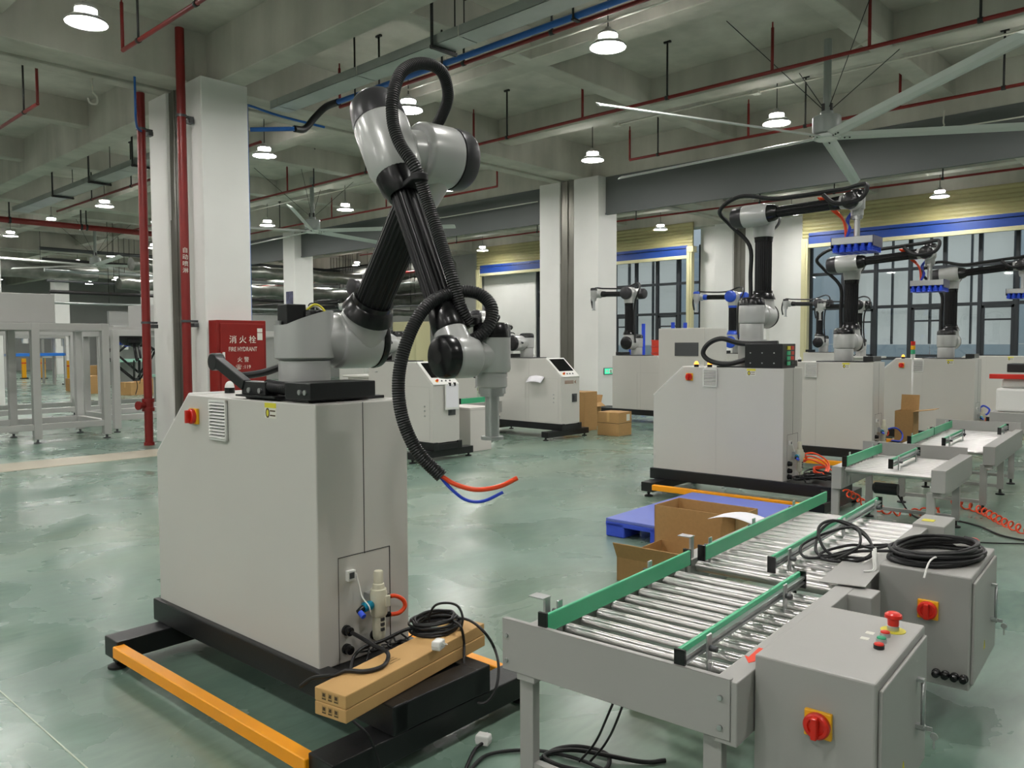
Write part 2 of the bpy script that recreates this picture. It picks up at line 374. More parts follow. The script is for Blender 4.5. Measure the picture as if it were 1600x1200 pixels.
def glazing(n, y0, y1, ys, door=None):
    t = empty('window_%d' % n, (FX + .1, 0, 0)); struct(t, 'dark framed glazed wall behind the roller shutter')
    zs = [0.0, 1.15, 2.66, 3.72, 5.0]
    for y in ys: MB().box((-.06, y - .05, 0), (.06, y + .05, 5.0)).build('mullion', MULL, t, .006)
    for z in zs[1:4]: MB().box((-.05, y0, z - .045), (.05, y1, z + .045)).build('transom', MULL, t, .006)
    for a, b in zip(ys, ys[1:]):
        for c, e in zip(zs, zs[1:]):
            MB().box((-.006, a + .05, c + .045), (.006, b - .05, e - .045)).build('pane', GLASS, t)
    for a, b in zip(ys[1::2], ys[2::2]):                     # opening sashes in the second row
        m = 0.07
        MB().box((-.04, a + .05, 1.2), (.04, a + .05 + m, 2.61)).box((-.04, b - .05 - m, 1.2), (.04, b - .05, 2.61)).box((-.04, a + .05, 2.61 - m), (.04, b - .05, 2.61)).box((-.04, a + .05, 1.2), (.04, b - .05, 1.2 + m)).box((-.03, a + .05, 2.2), (.03, b - .05, 2.25)).build('sash', MULL, t)
    return t
glazing(1, 3.9, 10.35, [3.95, 4.75, 5.62, 6.5, 7.4, 8.35, 9.3, 10.3])
glazing(2, 14.1, 18.75, [14.15, 15.0, 15.9, 16.8, 17.75, 18.7])
glazing(3, 19.6, 21.6, [19.65, 20.6, 21.6])
struct(MB().box((FX - .02, 21.65, 0), (FX + .2, 24.6, 5.56)).build('wall_infill', WHITE_PAINT), 'white wall panel inside the left roller shutter opening')
# the neighbouring building seen through the glass
nb = thing('neighbouring_building', 'pale grey panelled building standing outside behind the dark framed glazing', 'building', (36.0, 0, 0))
PANEL = mat('facade_panel', 'aab6be', .45, var=.05, scale=.4)
for i, y in enumerate(range(-2, 44, 3)):
    for k, z in enumerate((0, 1.55, 3.1, 4.65, 6.2, 7.75)):
        if i in (3, 4, 8, 9) and k in (1, 2, 3): continue
        MB().box((0, y + .02, z + .02), (.12, y + 2.98, z + 1.53)).build('facade_panel', PANEL, nb)
MB().box((.5, -3, 0), (.7, 44, 9.5)).build('inner_wall', mat('lit_interior', 'c9cbc6', .8, emit=.14), nb)
for y in (7, 10, 22, 25):
    MB().box((-.02, y, 1.55), (.14, y + .08, 6.2)).box((-.02, y + 1.5, 1.55), (.14, y + 1.56, 6.2)).box((-.02, y, 3.1), (.14, y + 3, 3.17)).box((-.02, y, 4.65), (.14, y + 3, 4.72)).build('window_frame', MULL, nb)

# smoke barriers hanging under the beam line of the middle column row
for y0, y1, lab in ((-6.0, 11.58, 'dark grey smoke barrier hanging from the ceiling right of the middle white column'), (13.46, 29.0, 'dark grey smoke barrier hanging left of the middle white column')):
    o = MB().box((15.68, y0, 4.72), (15.74, y1, 5.595)).box((15.66, y0, 4.70), (15.76, y1, 4.74)).build('smoke_barrier', SMOKE)
    tag(o, lab, 'smoke barrier')

# ------------------------------------------------------------------ hanging lamps
def make_lamp():
    t = empty('high_bay_lamp')
    # z=0 is the diffuser plane
    MB().lathe((0, 0, -.012), (0, 0, 1), [(0, .232), (.012, .236), (.03, .225), (.09, .15), (.10, .118), (.10, .112), (.03, .20), (.01, .215)], 32, False).build('shade', LAMPHOUSE, t)
    MB().lathe((0, 0, -.004), (0, 0, 1), [(0, .215), (.004, .215)], 32).build('diffuser', LAMPE, t)
    MB().lathe((0, 0, .09), (0, 0, 1), [(0, .10), (.02, .118), (.085, .118), (.10, .10), (.10, .05), (.15, .04)], 24).build('driver_housing', LAMPHOUSE, t)
    MB().lathe((0, 0, .112), (0, 0, 1), [(0, .121), (.032, .121)], 24).build('glow_ring', mat('lamp_ring_glow', (1, .97, .935, 1), .5, emit=RING_STRENGTH), t)
    MB().cyl((0, 0, .22), (0, 0, SLAB - LAMP_Z), .008, n=8).build('hanging_cord', RODM, t)
    return t
LX = [-11.1, -6.2, -1.3, 3.59, 8.46, 13.35, 18.2, 22.95]
LY = [-2.2, 2.0, 6.22, 10.2, 14.7, 18.9, 23.1, 27.4, 31.6, 35.75, 39.9, 44.1, 48.3, 52.5]
named = {(2, 3): 'large high bay lamp at the top left corner, nearest the camera', (3, 2): 'bright high bay lamp at top centre, left of the long fan blade',
         (3, 3): 'high bay lamp framed by the loop of black hose above the robot elbow', (4, 2): 'high bay lamp hanging between two blades of the large fan',
         (4, 3): 'high bay lamp just above the middle white column', (3, 4): 'high bay lamp right beside the front white column, level with the blue pipe',
         (4, 4): 'high bay lamp peeking out under the robot elbow', (6, 2): 'high bay lamp in front of the right roller shutter',
         (6, 3): 'high bay lamp behind the elbow of the tall robot at right', (6, 4): 'high bay lamp between the middle column and the right wall column',
         (3, 6): 'high bay lamp hanging left of the left red riser pipe', (4, 5): 'high bay lamp seen left of the robot upper arm'}
lamp0 = make_lamp(); first = True
for i, x in enumerate(LX, -1):
    for j, y in enumerate(LY):
        if x > 23 and y > 40: continue
        if (x < -2 and y > 16) or (x < 3 and y > 24) or (x < 8 and y > 33) or x < -7 and y > 8: continue     # far outside the picture
        o = lamp0 if first else copy_tree(lamp0); first = False
        o.location = (x, y, LAMP_Z)
        lab = named.get((i, j))
        if lab: tag(o, lab, 'lamp', 'high bay ceiling lamps')
        elif x < 3 or y < 4: tag(o, 'high bay lamp outside the picture, above or behind the viewpoint', 'lamp', 'high bay ceiling lamps')
        else:
            v = Vector((x, y, LAMP_Z - CAM_H)); dx = RX.x * v.x + RY.x * v.y + RZ.x * v.z; dz = RX.z * v.x + RY.z * v.y + RZ.z * v.z; ppx = 800 + FPX * dx / dz
            far = 'far' if dz > 27 else 'distant'
            zone = [(0, 'beyond the left picture edge'), (232, 'left of the left red riser pipe'), (400, 'behind the paired front columns'), (575, 'between the front column and the robot upper arm'), (700, 'behind the near robot arm'), (843, 'between the robot forearm and the middle column'), (962, 'behind the middle white column'), (1262, 'between the middle column and the right shutter'), (1600, 'before the right roller shutter'), (9e9, 'beyond the right picture edge')]
            tag(o, 'small ' + far + ' high bay lamp ' + next(t for e, t in zone if ppx < e), 'lamp', 'high bay ceiling lamps')

# ------------------------------------------------------------------ ceiling services
def hangers(mb, x, ys, z, top=SLAB, r=.012):
    for y in ys: mb.cyl((x, y, z), (x, y, top), r, n=8)
def sprinkler(x, z, y0, y1, lab, drops, r=.028):
    t = thing('sprinkler_pipe', lab, 'pipe', (x, y0, z), 0, 'red sprinkler pipes')
    MB().cyl((0, 0, 0), (0, y1 - y0, 0), r, n=12).build('pipe', REDPIPE, t)
    for y, kind in drops:
        y -= y0
        if kind == 'u':    # upright sprinkler branch
            MB().cyl((0, y, 0), (0, y, .62), r * .8, n=10).cyl((0, y, .62), (0, y, .70), .012, n=8).build('riser', REDPIPE, t)
        else:
            MB().cyl((0, y, 0), (0, y, SLAB - z), .016, n=8).box((-.02, y - .06, SLAB - z - .03), (.02, y + .06, SLAB - z)).cyl((0, y - .03, 0), (0, y + .03, 0), r * 1.3, n=10).build('hanger', RODM, t)
    return t
sprinkler(11.1, 5.5, -3.0, 11.4, 'red sprinkler pipe crossing the upper right, below the concrete beam', [(10.5, 'h'), (11.4, 'u'), (8.7, 'u'), (7.0, 'h'), (5.25, 'u'), (2.6, 'h'), (3.9, 'u')])
sprinkler(7.8, 5.5, 4.3, 11.15, 'red sprinkler pipe running beside the blue pipe at top centre', [(11.15, 'u'), (10.1, 'h'), (8.2, 'h'), (6.6, 'h'), (5.2, 'u')])
sprinkler(14.25, 5.5, -3.0, 9.9, 'red sprinkler pipe behind the fan, above the grey smoke barrier', [(9.9, 'u'), (7.2, 'u'), (4.5, 'u'), (9.2, 'h'), (6.1, 'h'), (3.0, 'h')])
sprinkler(11.1, 5.5, 13.9, 28.0, 'red sprinkler pipe seen between the front column and the robot', [(13.9, 'u'), (14.9, 'h'), (18.2, 'u'), (17.0, 'h'), (21.8, 'u'), (25, 'h')])
sprinkler(14.33, 5.5, 13.9, 28.0, 'red sprinkler pipe behind the robot upper arm', [(13.9, 'u'), (17, 'h'), (18.3, 'u'), (21, 'u'), (24, 'h')])
sprinkler(7.75, 5.35, 13.6, 24.6, 'red sprinkler pipe under the cable tray at upper left', [(15, 'h'), (17, 'h'), (19.5, 'h'), (22, 'h')])
sprinkler(4.35, 5.5, 4.6, 11.1, 'red sprinkler pipe at the top left corner beside the lamp', [(11.1, 'u'), (10.6, 'h'), (9.0, 'h'), (6.5, 'h')])
sprinkler(4.33, 5.5, 14.5, 24.0, 'red sprinkler pipe in the left ceiling bay beyond the joint beam', [(14.5, 'u'), (15.2, 'h'), (18, 'u'), (20, 'h')])
hose_ = MB().tube(catmull([(5.02, 12.4, 5.64), (5.02, 12.4, 5.2), (5.06, 12.5, 5.05), (5.2, 12.8, 4.98), (5.32, 12.95, 4.97)], 6), .018, 8).build('drain_hose', BLUEPIPE); tag(hose_, 'thin dark blue drain hose dropping from the joint beam to the left red riser', 'hose')
hk = thing('ceiling_hook', 'pale wire hook dangling from the joint beam at upper left', 'hook', (4.6, 12.9, 5.6)); MB().cyl((0, 0, 0), (0, 0, -.22), .012, n=8).build('stem', COND, hk); MB().tube(catmull([(0, 0, -.2), (.06, 0, -.27), (.05, 0, -.36), (-.04, 0, -.37), (-.07, 0, -.3)], 5), .014, 8).build('loop', COND, hk)
sprinkler(20.5, 5.4, 0, 28.0, 'dark red pipe running above the roller shutters', [(y, 'h') for y in (3, 5.5, 8, 10, 14, 18, 22)])
sprinkler(18.3, 5.45, 0, 11, 'thin red pipe beyond the grey smoke barrier at right', [(y, 'u') for y in (2.5, 5, 7.4, 9.8)], .022)
mainp = thing('fire_main_pipe', 'thick horizontal red fire main across the far left ceiling', 'pipe', (-2, 26.2, 5.2))
MB().cyl((0, 0, 0), (13.2, 0, 0), .085, n=16).build('pipe', REDPIPE, mainp)
for x in (7.2, 9.0, 10.9, 11.05): MB().cyl((x, 0, 0), (x, 0, SLAB - 5.2), .02, n=8).cyl((x - .03, 0, 0), (x + .03, 0, 0), .1, n=14).build('hanger', RODM, mainp)
bp = thing('water_pipe', 'blue water pipe running below the ceiling, joined by a black elbow to the front column', 'pipe', (0, 0, 0))
MB().cyl((7.56, -2, 5.47), (7.56, 10.9, 5.47), .04, n=14).build('pipe', BLUEPIPE, bp)
MB().tube(catmull([(7.56, 10.85, 5.47), (7.56, 11.2, 5.46), (7.45, 11.35, 5.3), (7.3, 11.42, 5.1), (7.1, 11.4, 5.06)], 6), .055, 12).build('elbow', BLACK_RUB, bp)
MB().cyl((7.1, 11.4, 5.06), (6.52, 11.75, 5.0), .035, n=12).build('branch', BLUEPIPE, bp)
MB().cyl((6.47, 11.75, 0), (6.47, 11.75, 5.35), .02, n=10).build('riser', BLUEPIPE, bp)
MB().tube(catmull([(6.47, 11.75, 5.33), (6.6, 11.9, 5.42), (7.2, 12.0, 5.4), (8, 11.9, 5.35)], 5), .02, 8).build('hose', BLUEPIPE, bp)
for y in (2.2, 6, 8.3, 10.3): MB().box((7.5, y, 5.41), (7.62, y + .05, 5.43)).cyl((7.5, y + .02, 5.42), (7.5, y + .02, SLAB), .014, n=8).build('hanger', RODM, bp)
def tray(x, z, y0, y1, lab, w=.32):
    t = thing('cable_tray', lab, 'cable tray', (x, y0, z), 0, 'galvanised cable trays'); L = y1 - y0; y = 0
    while y < L - .01:
        e = min(y + 1.98, L)
        MB().box((-w / 2, y, 0), (w / 2, e, .006)).box((-w / 2, y, 0), (-w / 2 + .004, e, .12)).box((w / 2 - .004, y, 0), (w / 2, e, .12)).build('tray_section', GALV, t); y += 2.0
    for k in range(int(L / 2.4)):
        yy = .8 + k * 2.4
        MB().box((-w / 2 - .05, yy, -.045), (w / 2 + .05, yy + .04, -.004)).cyl((-w / 2 - .03, yy + .02, -.05), (-w / 2 - .03, yy + .02, SLAB - z), .02, n=8).cyl((w / 2 + .03, yy + .02, -.05), (w / 2 + .03, yy + .02, SLAB - z), .009, n=6).build('hanger', RODM, t)
    return t
tray(6.72, 5.22, -3, 11.2, 'galvanised cable tray running from top centre down to the front column')
tray(6.95, 5.28, 13.6, 25.0, 'galvanised cable tray hanging at upper left beyond the joint beam', .4)
# white conduits
def conduit(pts, lab, r=.013, boxes=()):
    t = thing('cable_conduit', lab, 'conduit', (0, 0, 0), 0, 'white ceiling conduits')
    MB().tube(pts, r, 8).build('conduit', COND, t)
    for p in boxes: MB().box((p[0] - .06, p[1] - .06, p[2] - .03), (p[0] + .06, p[1] + .06, p[2] + .03)).cyl(p, (p[0], p[1], SLAB), .008, n=6).build('junction_box', COND, t)
conduit([(8.46, 10.2, 5.72), (8.46, 6, 5.72), (8.46, .6, 5.72)], 'white conduit along the lamps above the robot elbow', .016, [(8.46, 9.3, 5.72), (8.46, 5.0, 5.72)])
conduit([(12.95, .6, 5.87), (12.95, 9.3, 5.87)], 'white conduit below the beam at right, above the fan', .016, [(12.95, 9.3, 5.87), (12.95, 6.4, 5.87)])
conduit(catmull([(11.9, 4.2, 5.9), (11.85, 4.6, 5.75), (11.9, 5.3, 5.7)], 6), 'short curved conduit by the fan mount')
conduit(catmull([(15.3, 4.1, 5.6), (15.3, 4.1, 5.35), (15.3, 3.9, 5.28), (15.3, 1.0, 5.25)], 8), 'white conduit loop above the smoke barrier at right')
conduit(catmull([(15.5, 19.2, 5.6), (15.5, 19.2, 5.32), (15.5, 19.0, 5.24), (15.5, 13.6, 5.24)], 8), 'white conduit loop above the smoke barrier left of the middle column')
conduit([(12.95, 13.5, 5.84), (12.95, 24.8, 5.84)], 'white conduit along the beam between front column and robot', .016)

# ------------------------------------------------------------------ fans
def make_fan(ang):
    t = empty('ceiling_fan')
    MB().cyl((0, 0, .30), (0, 0, 1.35), .055, n=16).build('down_rod', FANG, t)
    MB().rcyl((0, 0, -.02), (0, 0, .24), .20, .02, 32).cyl((0, 0, .24), (0, 0, .31), .09, n=20).build('motor_housing', FANG, t)
    MB().rcyl((0, 0, -.09), (0, 0, -.03), .19, .02, 32).build('hub_disc', FANB, t)
    MB().lathe((0, 0, -.10), (0, 0, 1), [(0, .15), (.015, .16)], 28).build('hub_cap', WHITE_PL, t)
    for k in range(3):
        a = 2 * PI * k / 3 + .5
        MB().box((.06 * math.cos(a) - .02, .06 * math.sin(a) - .02, .3), (.06 * math.cos(a) + .02, .06 * math.sin(a) + .02, .42)).build('clamp', RODM, t)
    for k in range(4):
        a = PI / 4 + k * PI / 2
        MB().cyl((.08 * math.cos(a), .08 * math.sin(a), .36), (1.5 * math.cos(a), 1.5 * math.sin(a), 1.6), .006, n=5).build('guy_wire', RODM, t)
    for k in range(5):
        a = ang + k * 2 * PI / 5; c, s = math.cos(a), math.sin(a)
        def P(r, w, h): return (c * r - s * w, s * r + c * w, h)
        secs = []
        for r in (.12, .30, 3.84, 3.90):
            hw = .085 if r < 3.85 else .06
            secs.append([P(r, hw, -.085), P(r, hw * .3, -.045), P(r, -hw, -.01), P(r, -hw * .3, -.055), P(r, hw * .5, -.085)])
        b = MB().rings(secs, True, False).build('blade', FANB, t)
        for q in (.18, .25, .32):
            MB().cyl(P(q, 0, -.07), P(q, 0, -.085), .012, n=8).build('bolt', RODM, b)
    return t
FAN_Z = 4.68
f1 = make_fan(math.radians(158)); f1.location = (11.85, 4.75, FAN_Z); tag(f1, 'huge five-blade ceiling fan at upper right with white blades', 'ceiling fan', 'large ceiling fans')
f2 = make_fan(math.radians(-58)); f2.location = (11.95, 18.4, 4.66); tag(f2, 'large ceiling fan between the front white column and the robot upper arm', 'ceiling fan', 'large ceiling fans')
f3 = make_fan(math.radians(190)); f3.location = (11.3, 31.9, 4.66); tag(f3, 'large ceiling fan in the far left, partly behind the left red riser', 'ceiling fan', 'large ceiling fans')

# ------------------------------------------------------------------ red risers and hydrant cabinet
def riser(x, y, z1, lab, plate=None, r=.065, valve=False):
    t = thing('fire_riser_pipe', lab, 'pipe', (x, y, 0))
    MB().cyl((0, 0, .03), (0, 0, z1), r, n=20).build('pipe', REDPIPE, t)
    MB().cyl((0, 0, 0), (0, 0, .05), r * 1.25, n=20).build('foot_flange', REDPIPE, t)
    for z in (1.95, 5.0):
        MB().lathe((0, 0, z), (0, 0, 1), [(0, r + .004), (0, r + .012), (.035, r + .012), (.035, r + .004)], 20, False).box((r, -.02, z), (r + .11, .02, z + .035)).box((r + .03, -.06, z - .07), (r + .1, .06, z - .01)).build('pipe_clamp', STEELD, t)
    if valve:
        MB().lathe((0, 0, .55), (0, 0, 1), [(0, r), (0, r + .03), (.06, r + .03), (.06, r + .015), (.14, r + .015), (.14, r + .03), (.2, r + .03), (.2, r)], 20, False).cyl((0, 0, .65), (-.16, -.05, .65), .045, n=14).cyl((-.16, -.05, .65), (-.19, -.06, .65), .07, n=14).build('coupling', REDPIPE, t)
    return t
riser(5.35, 13.02, 5.58, 'left red fire riser with pipe coupling, standing beside the paired columns', valve=True)
r2 = riser(5.465, 11.85, 6.3, 'right red fire riser running up past the beam in front of the white column')
for k, w in enumerate('自动喷淋'): text_mesh(w, .085, STICK_W, 'lettering', r2, (-.022, -.064, 3.02 - k * .10), (PI / 2, 0, -.35))
HC = thing('fire_hydrant_cabinet', 'red fire hydrant cabinet with white Chinese and English lettering behind the near robot cabinet', 'hydrant cabinet', (5.67, 11.30, 0))
hw = .80
MB().box((0, 0, .05), (hw, .26, 1.98)).build('cabinet_body', REDCAB, HC, .008)
dd = MB().box((.045, -.022, .10), (hw - .045, .0, 1.93)).build('door', REDCAB, HC, .006)
MB().box((.07, -.034, 1.36), (.105, -.022, 1.50)).build('handle', WHITE_PL, dd)
rt = (PI / 2, 0, 0)
text_mesh('消 火 栓', .125, STICK_W, 'lettering', dd, (hw / 2, -.0225, 1.68), rt)
text_mesh('FIRE HYDRANT', .095, STICK_W, 'lettering', dd, (hw / 2, -.0225, 1.54), rt).scale = (.72, 1, 1)
text_mesh('火 警', .085, STICK_W, 'lettering', dd, (hw / 2, -.0225, 1.38), rt)
text_mesh('☎ :119', .075, STICK_W, 'lettering', dd, (hw / 2, -.0225, 1.27), rt)
text_mesh('非紧急情况下请勿使用', .05, STICK_W, 'lettering', dd, (hw / 2, -.0225, 1.13), rt)
MB().box((hw - .16, -.026, 1.68), (hw - .075, -.0222, 1.79)).box((hw - .16, -.026, 1.80), (hw - .075, -.0222, 1.86)).build('inspection_card', STICK_W, HC)
# exit sign on the middle column
px = VH  # alias
es = thing('exit_sign', 'small green emergency exit sign low on the middle white column', 'sign', (15.62, 11.57, .86))
MB().box((0, 0, 0), (.36, .022, .16)).build('frame', STEELD, es, .004)
MB().box((.015, -.004, .015), (.345, 0, .145)).build('panel', mat('exit_green', (.05, .55, .3, 1), .4, emit=.5), es)
MB().prism([(.05, .08), (.10, .12), (.10, .095), (.16, .095), (.16, .065), (.10, .065), (.10, .04)], 'y', -.006, -.004).build('arrow', WHITE_PL, es)
MB().prism([(.20, .03), (.32, .03), (.32, .13), (.20, .13)], 'y', -.0055, -.004).build('door_pictogram', WHITE_PL, es)
MB().prism([(.235, .03), (.25, .08), (.235, .1), (.26, .115), (.285, .1), (.27, .08), (.30, .03), (.275, .03), (.26, .06), (.25, .03)], 'y', -.008, -.0055).build('running_figure', mat('exit_green_print', '1c8a55', .5), es)
# ------------------------------------------------------------------ robot cabinets on base frames
CW, CL, CZ0, CZ1 = .49, 1.43, .25, 1.357
def rot_switch(parent, c, n, u, s=1.2, name='isolator_switch'):
    """yellow plate with red rotary handle; c centre on the surface, n outward normal, u up"""
    c, n, u = Vector(c), Vector(n), Vector(u); r = u.cross(n)
    p = MB().obox(c + n * .006 * s, r * .032 * s, u * .032 * s, n * .006 * s).build(name, YELPL, parent, .003)
    MB().lathe(c + n * .012 * s, n, [(0, .031 * s), (.012 * s, .031 * s), (.016 * s, .027 * s), (.016 * s, .02 * s), (.011 * s, .018 * s)], 24).build('dial', REDPL, p)
    MB().obox(c + n * .032 * s, r * .007 * s, u * .026 * s, n * .012 * s).build('handle', REDPL, p, .003)
    return p
def vent(parent, y0, y1, z0, z1, n=11, x=0.0):
    p = MB().box((x - .006, y0, z0), (x, y1, z1)).build('vent_grille', STEELD, parent, .003)
    MB().box((x - .014, y0, z0), (x - .004, y0 + .009, z1)).box((x - .014, y1 - .009, z0), (x - .004, y1, z1)).box((x - .014, y0, z0), (x - .004, y1, z0 + .011)).box((x - .014, y0, z1 - .011), (x - .004, y1, z1)).build('grille_frame', WHITE_PL, p)
    h = (z1 - z0 - .02) / n
    for k in range(n):
        z = z0 + .012 + k * h
        MB().add([(x - .006, y0 + .008, z), (x - .006, y1 - .008, z), (x - .020, y1 - .008, z), (x - .020, y0 + .008, z), (x - .008, y0 + .008, z + h * .62), (x - .008, y1 - .008, z + h * .62)],
                 [(0, 1, 2, 3), (3, 2, 5, 4), (0, 3, 4), (1, 5, 2)]).build('louvre', WHITE_PL, p)
def warn_sticker(parent, y0, y1, z0, z1, x=0.0):
    p = MB().box((x - .0012, y0, z0), (x, y1, z1)).build('warning_sticker', STICK_W, parent)
    MB().box((x - .0018, y0, z1 - (z1 - z0) * .32), (x - .0012, y1, z1)).build('yellow_header', STICK_Y, p)
    w = y1 - y0; yc = y1 - w * .25; zc = z0 + (z1 - z0) * .34
    MB().prism([(yc + .016 * math.cos(a), zc + .022 * math.sin(a)) for a in [k * PI / 6 for k in range(12)]], 'x', x - .0016, x - .0012).build('pictogram', PRINT, p)
    MB().prism([(yc + .009 * math.cos(a), zc + .015 * math.sin(a)) for a in [k * PI / 6 for k in range(12)]], 'x', x - .002, x - .0016).build('pictogram_inner', STICK_Y, p)
    for k in range(2):
        z = zc + .010 - k * .02; MB().box((x - .0016, y0 + w * .08, z - .003), (x - .0012, y0 + w * .55, z + .003)).build('text_line', PRINT, p)
def beacon(parent, x, y, m, z=CZ1, r=.024):
    p = MB().cyl((x, y, z), (x, y, z + .028), r * 1.05, n=16).build('beacon_base', BLACK_GLOSS, parent)
    MB().dome((x, y, z + .028), r, .034).build('beacon_dome', m, p)
def cabinet(corner, yaw, lab, flip=False, detail=1, beacons=(), screen=True, vents=True, group='robot cabinets', switch=True, fittings=True, bars=True, seam=True):
    """corner: world xy of local origin; local x across (.49), y along (1.43), the sloped console at the y end"""
    t = thing('robot_cabinet', lab, 'cabinet', (corner[0], corner[1], 0), yaw + (PI if flip else 0), group)
    prof = [(0, CZ0), (CL, CZ0), (CL, 1.04), (1.072, CZ1), (0, CZ1)]
    body = MB().prism(prof, 'x', 0, CW).build('body', CAB, t, .006, 2)
    for x in ((-.0006, CW + .0006) if seam else (CW + .0006,)):       # door seams
        MB().box((x - .0008, .70, CZ0), (x + .0008, .7012, CZ1 - .002)).build('seam', SEAM, body)
    MB().box((.2385, -.0012, .70), (.2415, .0004, CZ1 - .002)).box((.10, -.0012, .703), (.38, .0004, .706)).box((.1, -.0012, CZ0), (.102, .0004, .705)).box((.377, -.0012, CZ0), (.381, .0004, .705)).build('seam', BLACK, body)
    # base frame
    fr = MB().box((-.028, -.50, .148), (.05, 1.455, .262)).box((.42, -.50, .148), (.50, 1.455, .262)).box((-.02, -.50, .15), (.49, -.40, .261)).box((-.02, 1.36, .15), (.49, 1.454, .24)).box((-.02, -.4, .235), (.49, 1.36, .249)).build('platform', BLACK, t, .006, 2)
    for y in (-.50, 1.255):
        b = MB().box((-.30, y, .052), (.80, y + .145, .150)).build('cross_beam', BLACK, t, .005, 2)
        for x in (-.27, .77):
            MB().lathe((x, y + .07, 0), (0, 0, 1), [(0, .045), (.012, .045), (.018, .03), (.022, .012), (.055, .012)], 20).cyl((x, y + .07, .034), (x, y + .07, .044), .02, n=6).build('levelling_foot', BLACK_RUB, b)
    if bars:
        for x in (-.29, .755):
            MB().box((x - .028, -.36, .075), (x + .028, 1.262, .132)).build('yellow_bar', YEL, t, .004, 1)
    if switch: rot_switch(t, (0, 1.0, 1.255), (-1, 0, 0), (0, 0, 1))
    if vents: vent(t, .69, .845, 1.155, 1.345)
    warn_sticker(t, .285, .375, 1.283, 1.35)
    for x, y, m in beacons: beacon(t, x, y, m)
    if screen:
        sl = Vector((0, .358, -.317)).normalized(); nn = Vector((0, .317, .358)).normalized(); c = Vector((CW / 2, 1.255, 1.199))
        p = MB().obox(c + nn * .008, Vector((1, 0, 0)) * .235, sl * .238, nn * .008).build('console_panel', WHITE_PL, t, .01)
        MB().obox(c - sl * .05 + nn * .017, Vector((1, 0, 0)) * .19, sl * .15, nn * .002).build('screen', SCREEN, p)
        MB().lathe(c + sl * .17 + Vector((.14, 0, 0)) + nn * .016, nn, [(0, .024), (.006, .024)], 16).build('stop_collar', YELPL, p)
        MB().lathe(c + sl * .17 + Vector((.14, 0, 0)) + nn * .022, nn, [(0, .012), (.02, .018), (.026, .014)], 16).build('stop_button', REDPL, p)
        for k in range(3): MB().lathe(c + sl * .17 + Vector((.05 - .075 * k, 0, 0)) + nn * .016, nn, [(0, .013), (.01, .012)], 14).build('push_button', STEELD, p)
    if flip:      # door on the long side and plug panel on the console end
        for x in (CW + .0012,):
            MB().box((x - .001, .62, .28), (x + .0006, .6225, 1.02)).box((x - .001, 1.36, .28), (x + .0006, 1.3625, 1.02)).box((x - .001, .62, 1.018), (x + .0006, 1.36, 1.0205)).box((x - .001, .62, .28), (x + .0006, 1.36, .2825)).build('door_seam', SEAM, t)
            for z in (.62, .69, .75): MB().cyl((x, 1.26, z), (x + .01, 1.26, z), .011, n=12).build('lock', ALU, t)
        MB().box((.08, CL, .62), (.21, CL + .008, .76)).box((.12, CL + .008, .65), (.17, CL + .02, .73)).build('socket_plate', STEELD, t)
    return t
def air_unit(parent, coiled=True):
    """filter regulator, flow switch and hoses on the y=0 end of a cabinet (local coords)"""
    g = empty('air_preparation_unit', (.262, 0, 0), 0, parent)
    MB().box((-.028, -.035, .475), (.03, -.0, .53)).build('bracket', ALU, g)
    MB().lathe((0, -.065, .30), (0, 0, 1), [(0, .008), (.025, .010), (.025, .014), (.03, .014), (.035, .024), (.05, .028), (.135, .029), (.137, .033), (.145, .037), (.235, .037), (.245, .034), (.252, .034), (.255, .027), (.275, .024), (.277, .021), (.325, .021), (.33, .018)], 24).build('filter_bowl', OFFWHITE, g)
    for k in range(3): MB().box((-.012, -.097, .375 + k * .022), (.006, -.090, .388 + k * .022)).build('sight_window', STEELD, g)
    MB().box((.006, -.105, .475), (.034, -.092, .525)).build('gauge', OFFWHITE, g, .004)
    MB().lathe((-.034, -.065, .49), (-1, 0, 0), [(0, .014), (.01, .021), (.02, .021), (.022, .018), (.032, .018), (.034, .021), (.045, .021), (.05, .012)], 18).build('shutoff_valve', mat('cyan_anodised', '1b8fb0', .3, .6), g)
    MB().cyl((-.084, -.065, .49), (-.112, -.07, .478), .013, n=14).build('elbow_fitting', BLACK_GLOSS, g)
    MB().cyl((-.108, -.075, .478), (-.108, -.10, .465), .012, n=14).build('push_fitting', BLUEPL, g)
    for z in (.50, .43):
        MB().cyl((.03, -.065, z), (.058, -.068, z + (.006 if z > .45 else -.004)), .012, n=12).build('push_fitting', BLACK_GLOSS, g)
    MB().tube(catmull([(.05, -.068, .506), (.09, -.072, .50), (.125, -.08, .475), (.13, -.085, .445), (.10, -.08, .424), (.05, -.068, .426)], 8), .0095, 10).build('orange_hose', ORANGE, g)
    p = MB().box((-.125, -.022, .60), (-.085, -.0, .645)).build('pressure_switch', WHITE_PL, g, .003)
    MB().box((-.119, -.024, .612), (-.095, -.0215, .637)).build('display', STEELD, p)
    MB().tube(catmull([(-.083, -.02, .63), (-.076, -.03, .58), (-.075, -.05, .53), (-.07, -.085, .50), (-.062, -.088, .47)], 6), .0028, 6).build('white_cable', WHITE_PL, g)
    return g
def glands(parent, spots, r=.022):
    for x, z in spots:
        MB().lathe((x, 0, z), (0, -1, 0), [(0, r), (.012, r), (.014, r * .85), (.035, r * .85), (.04, r * .5)], 18).build('cable_gland', BLACK_GLOSS, parent)

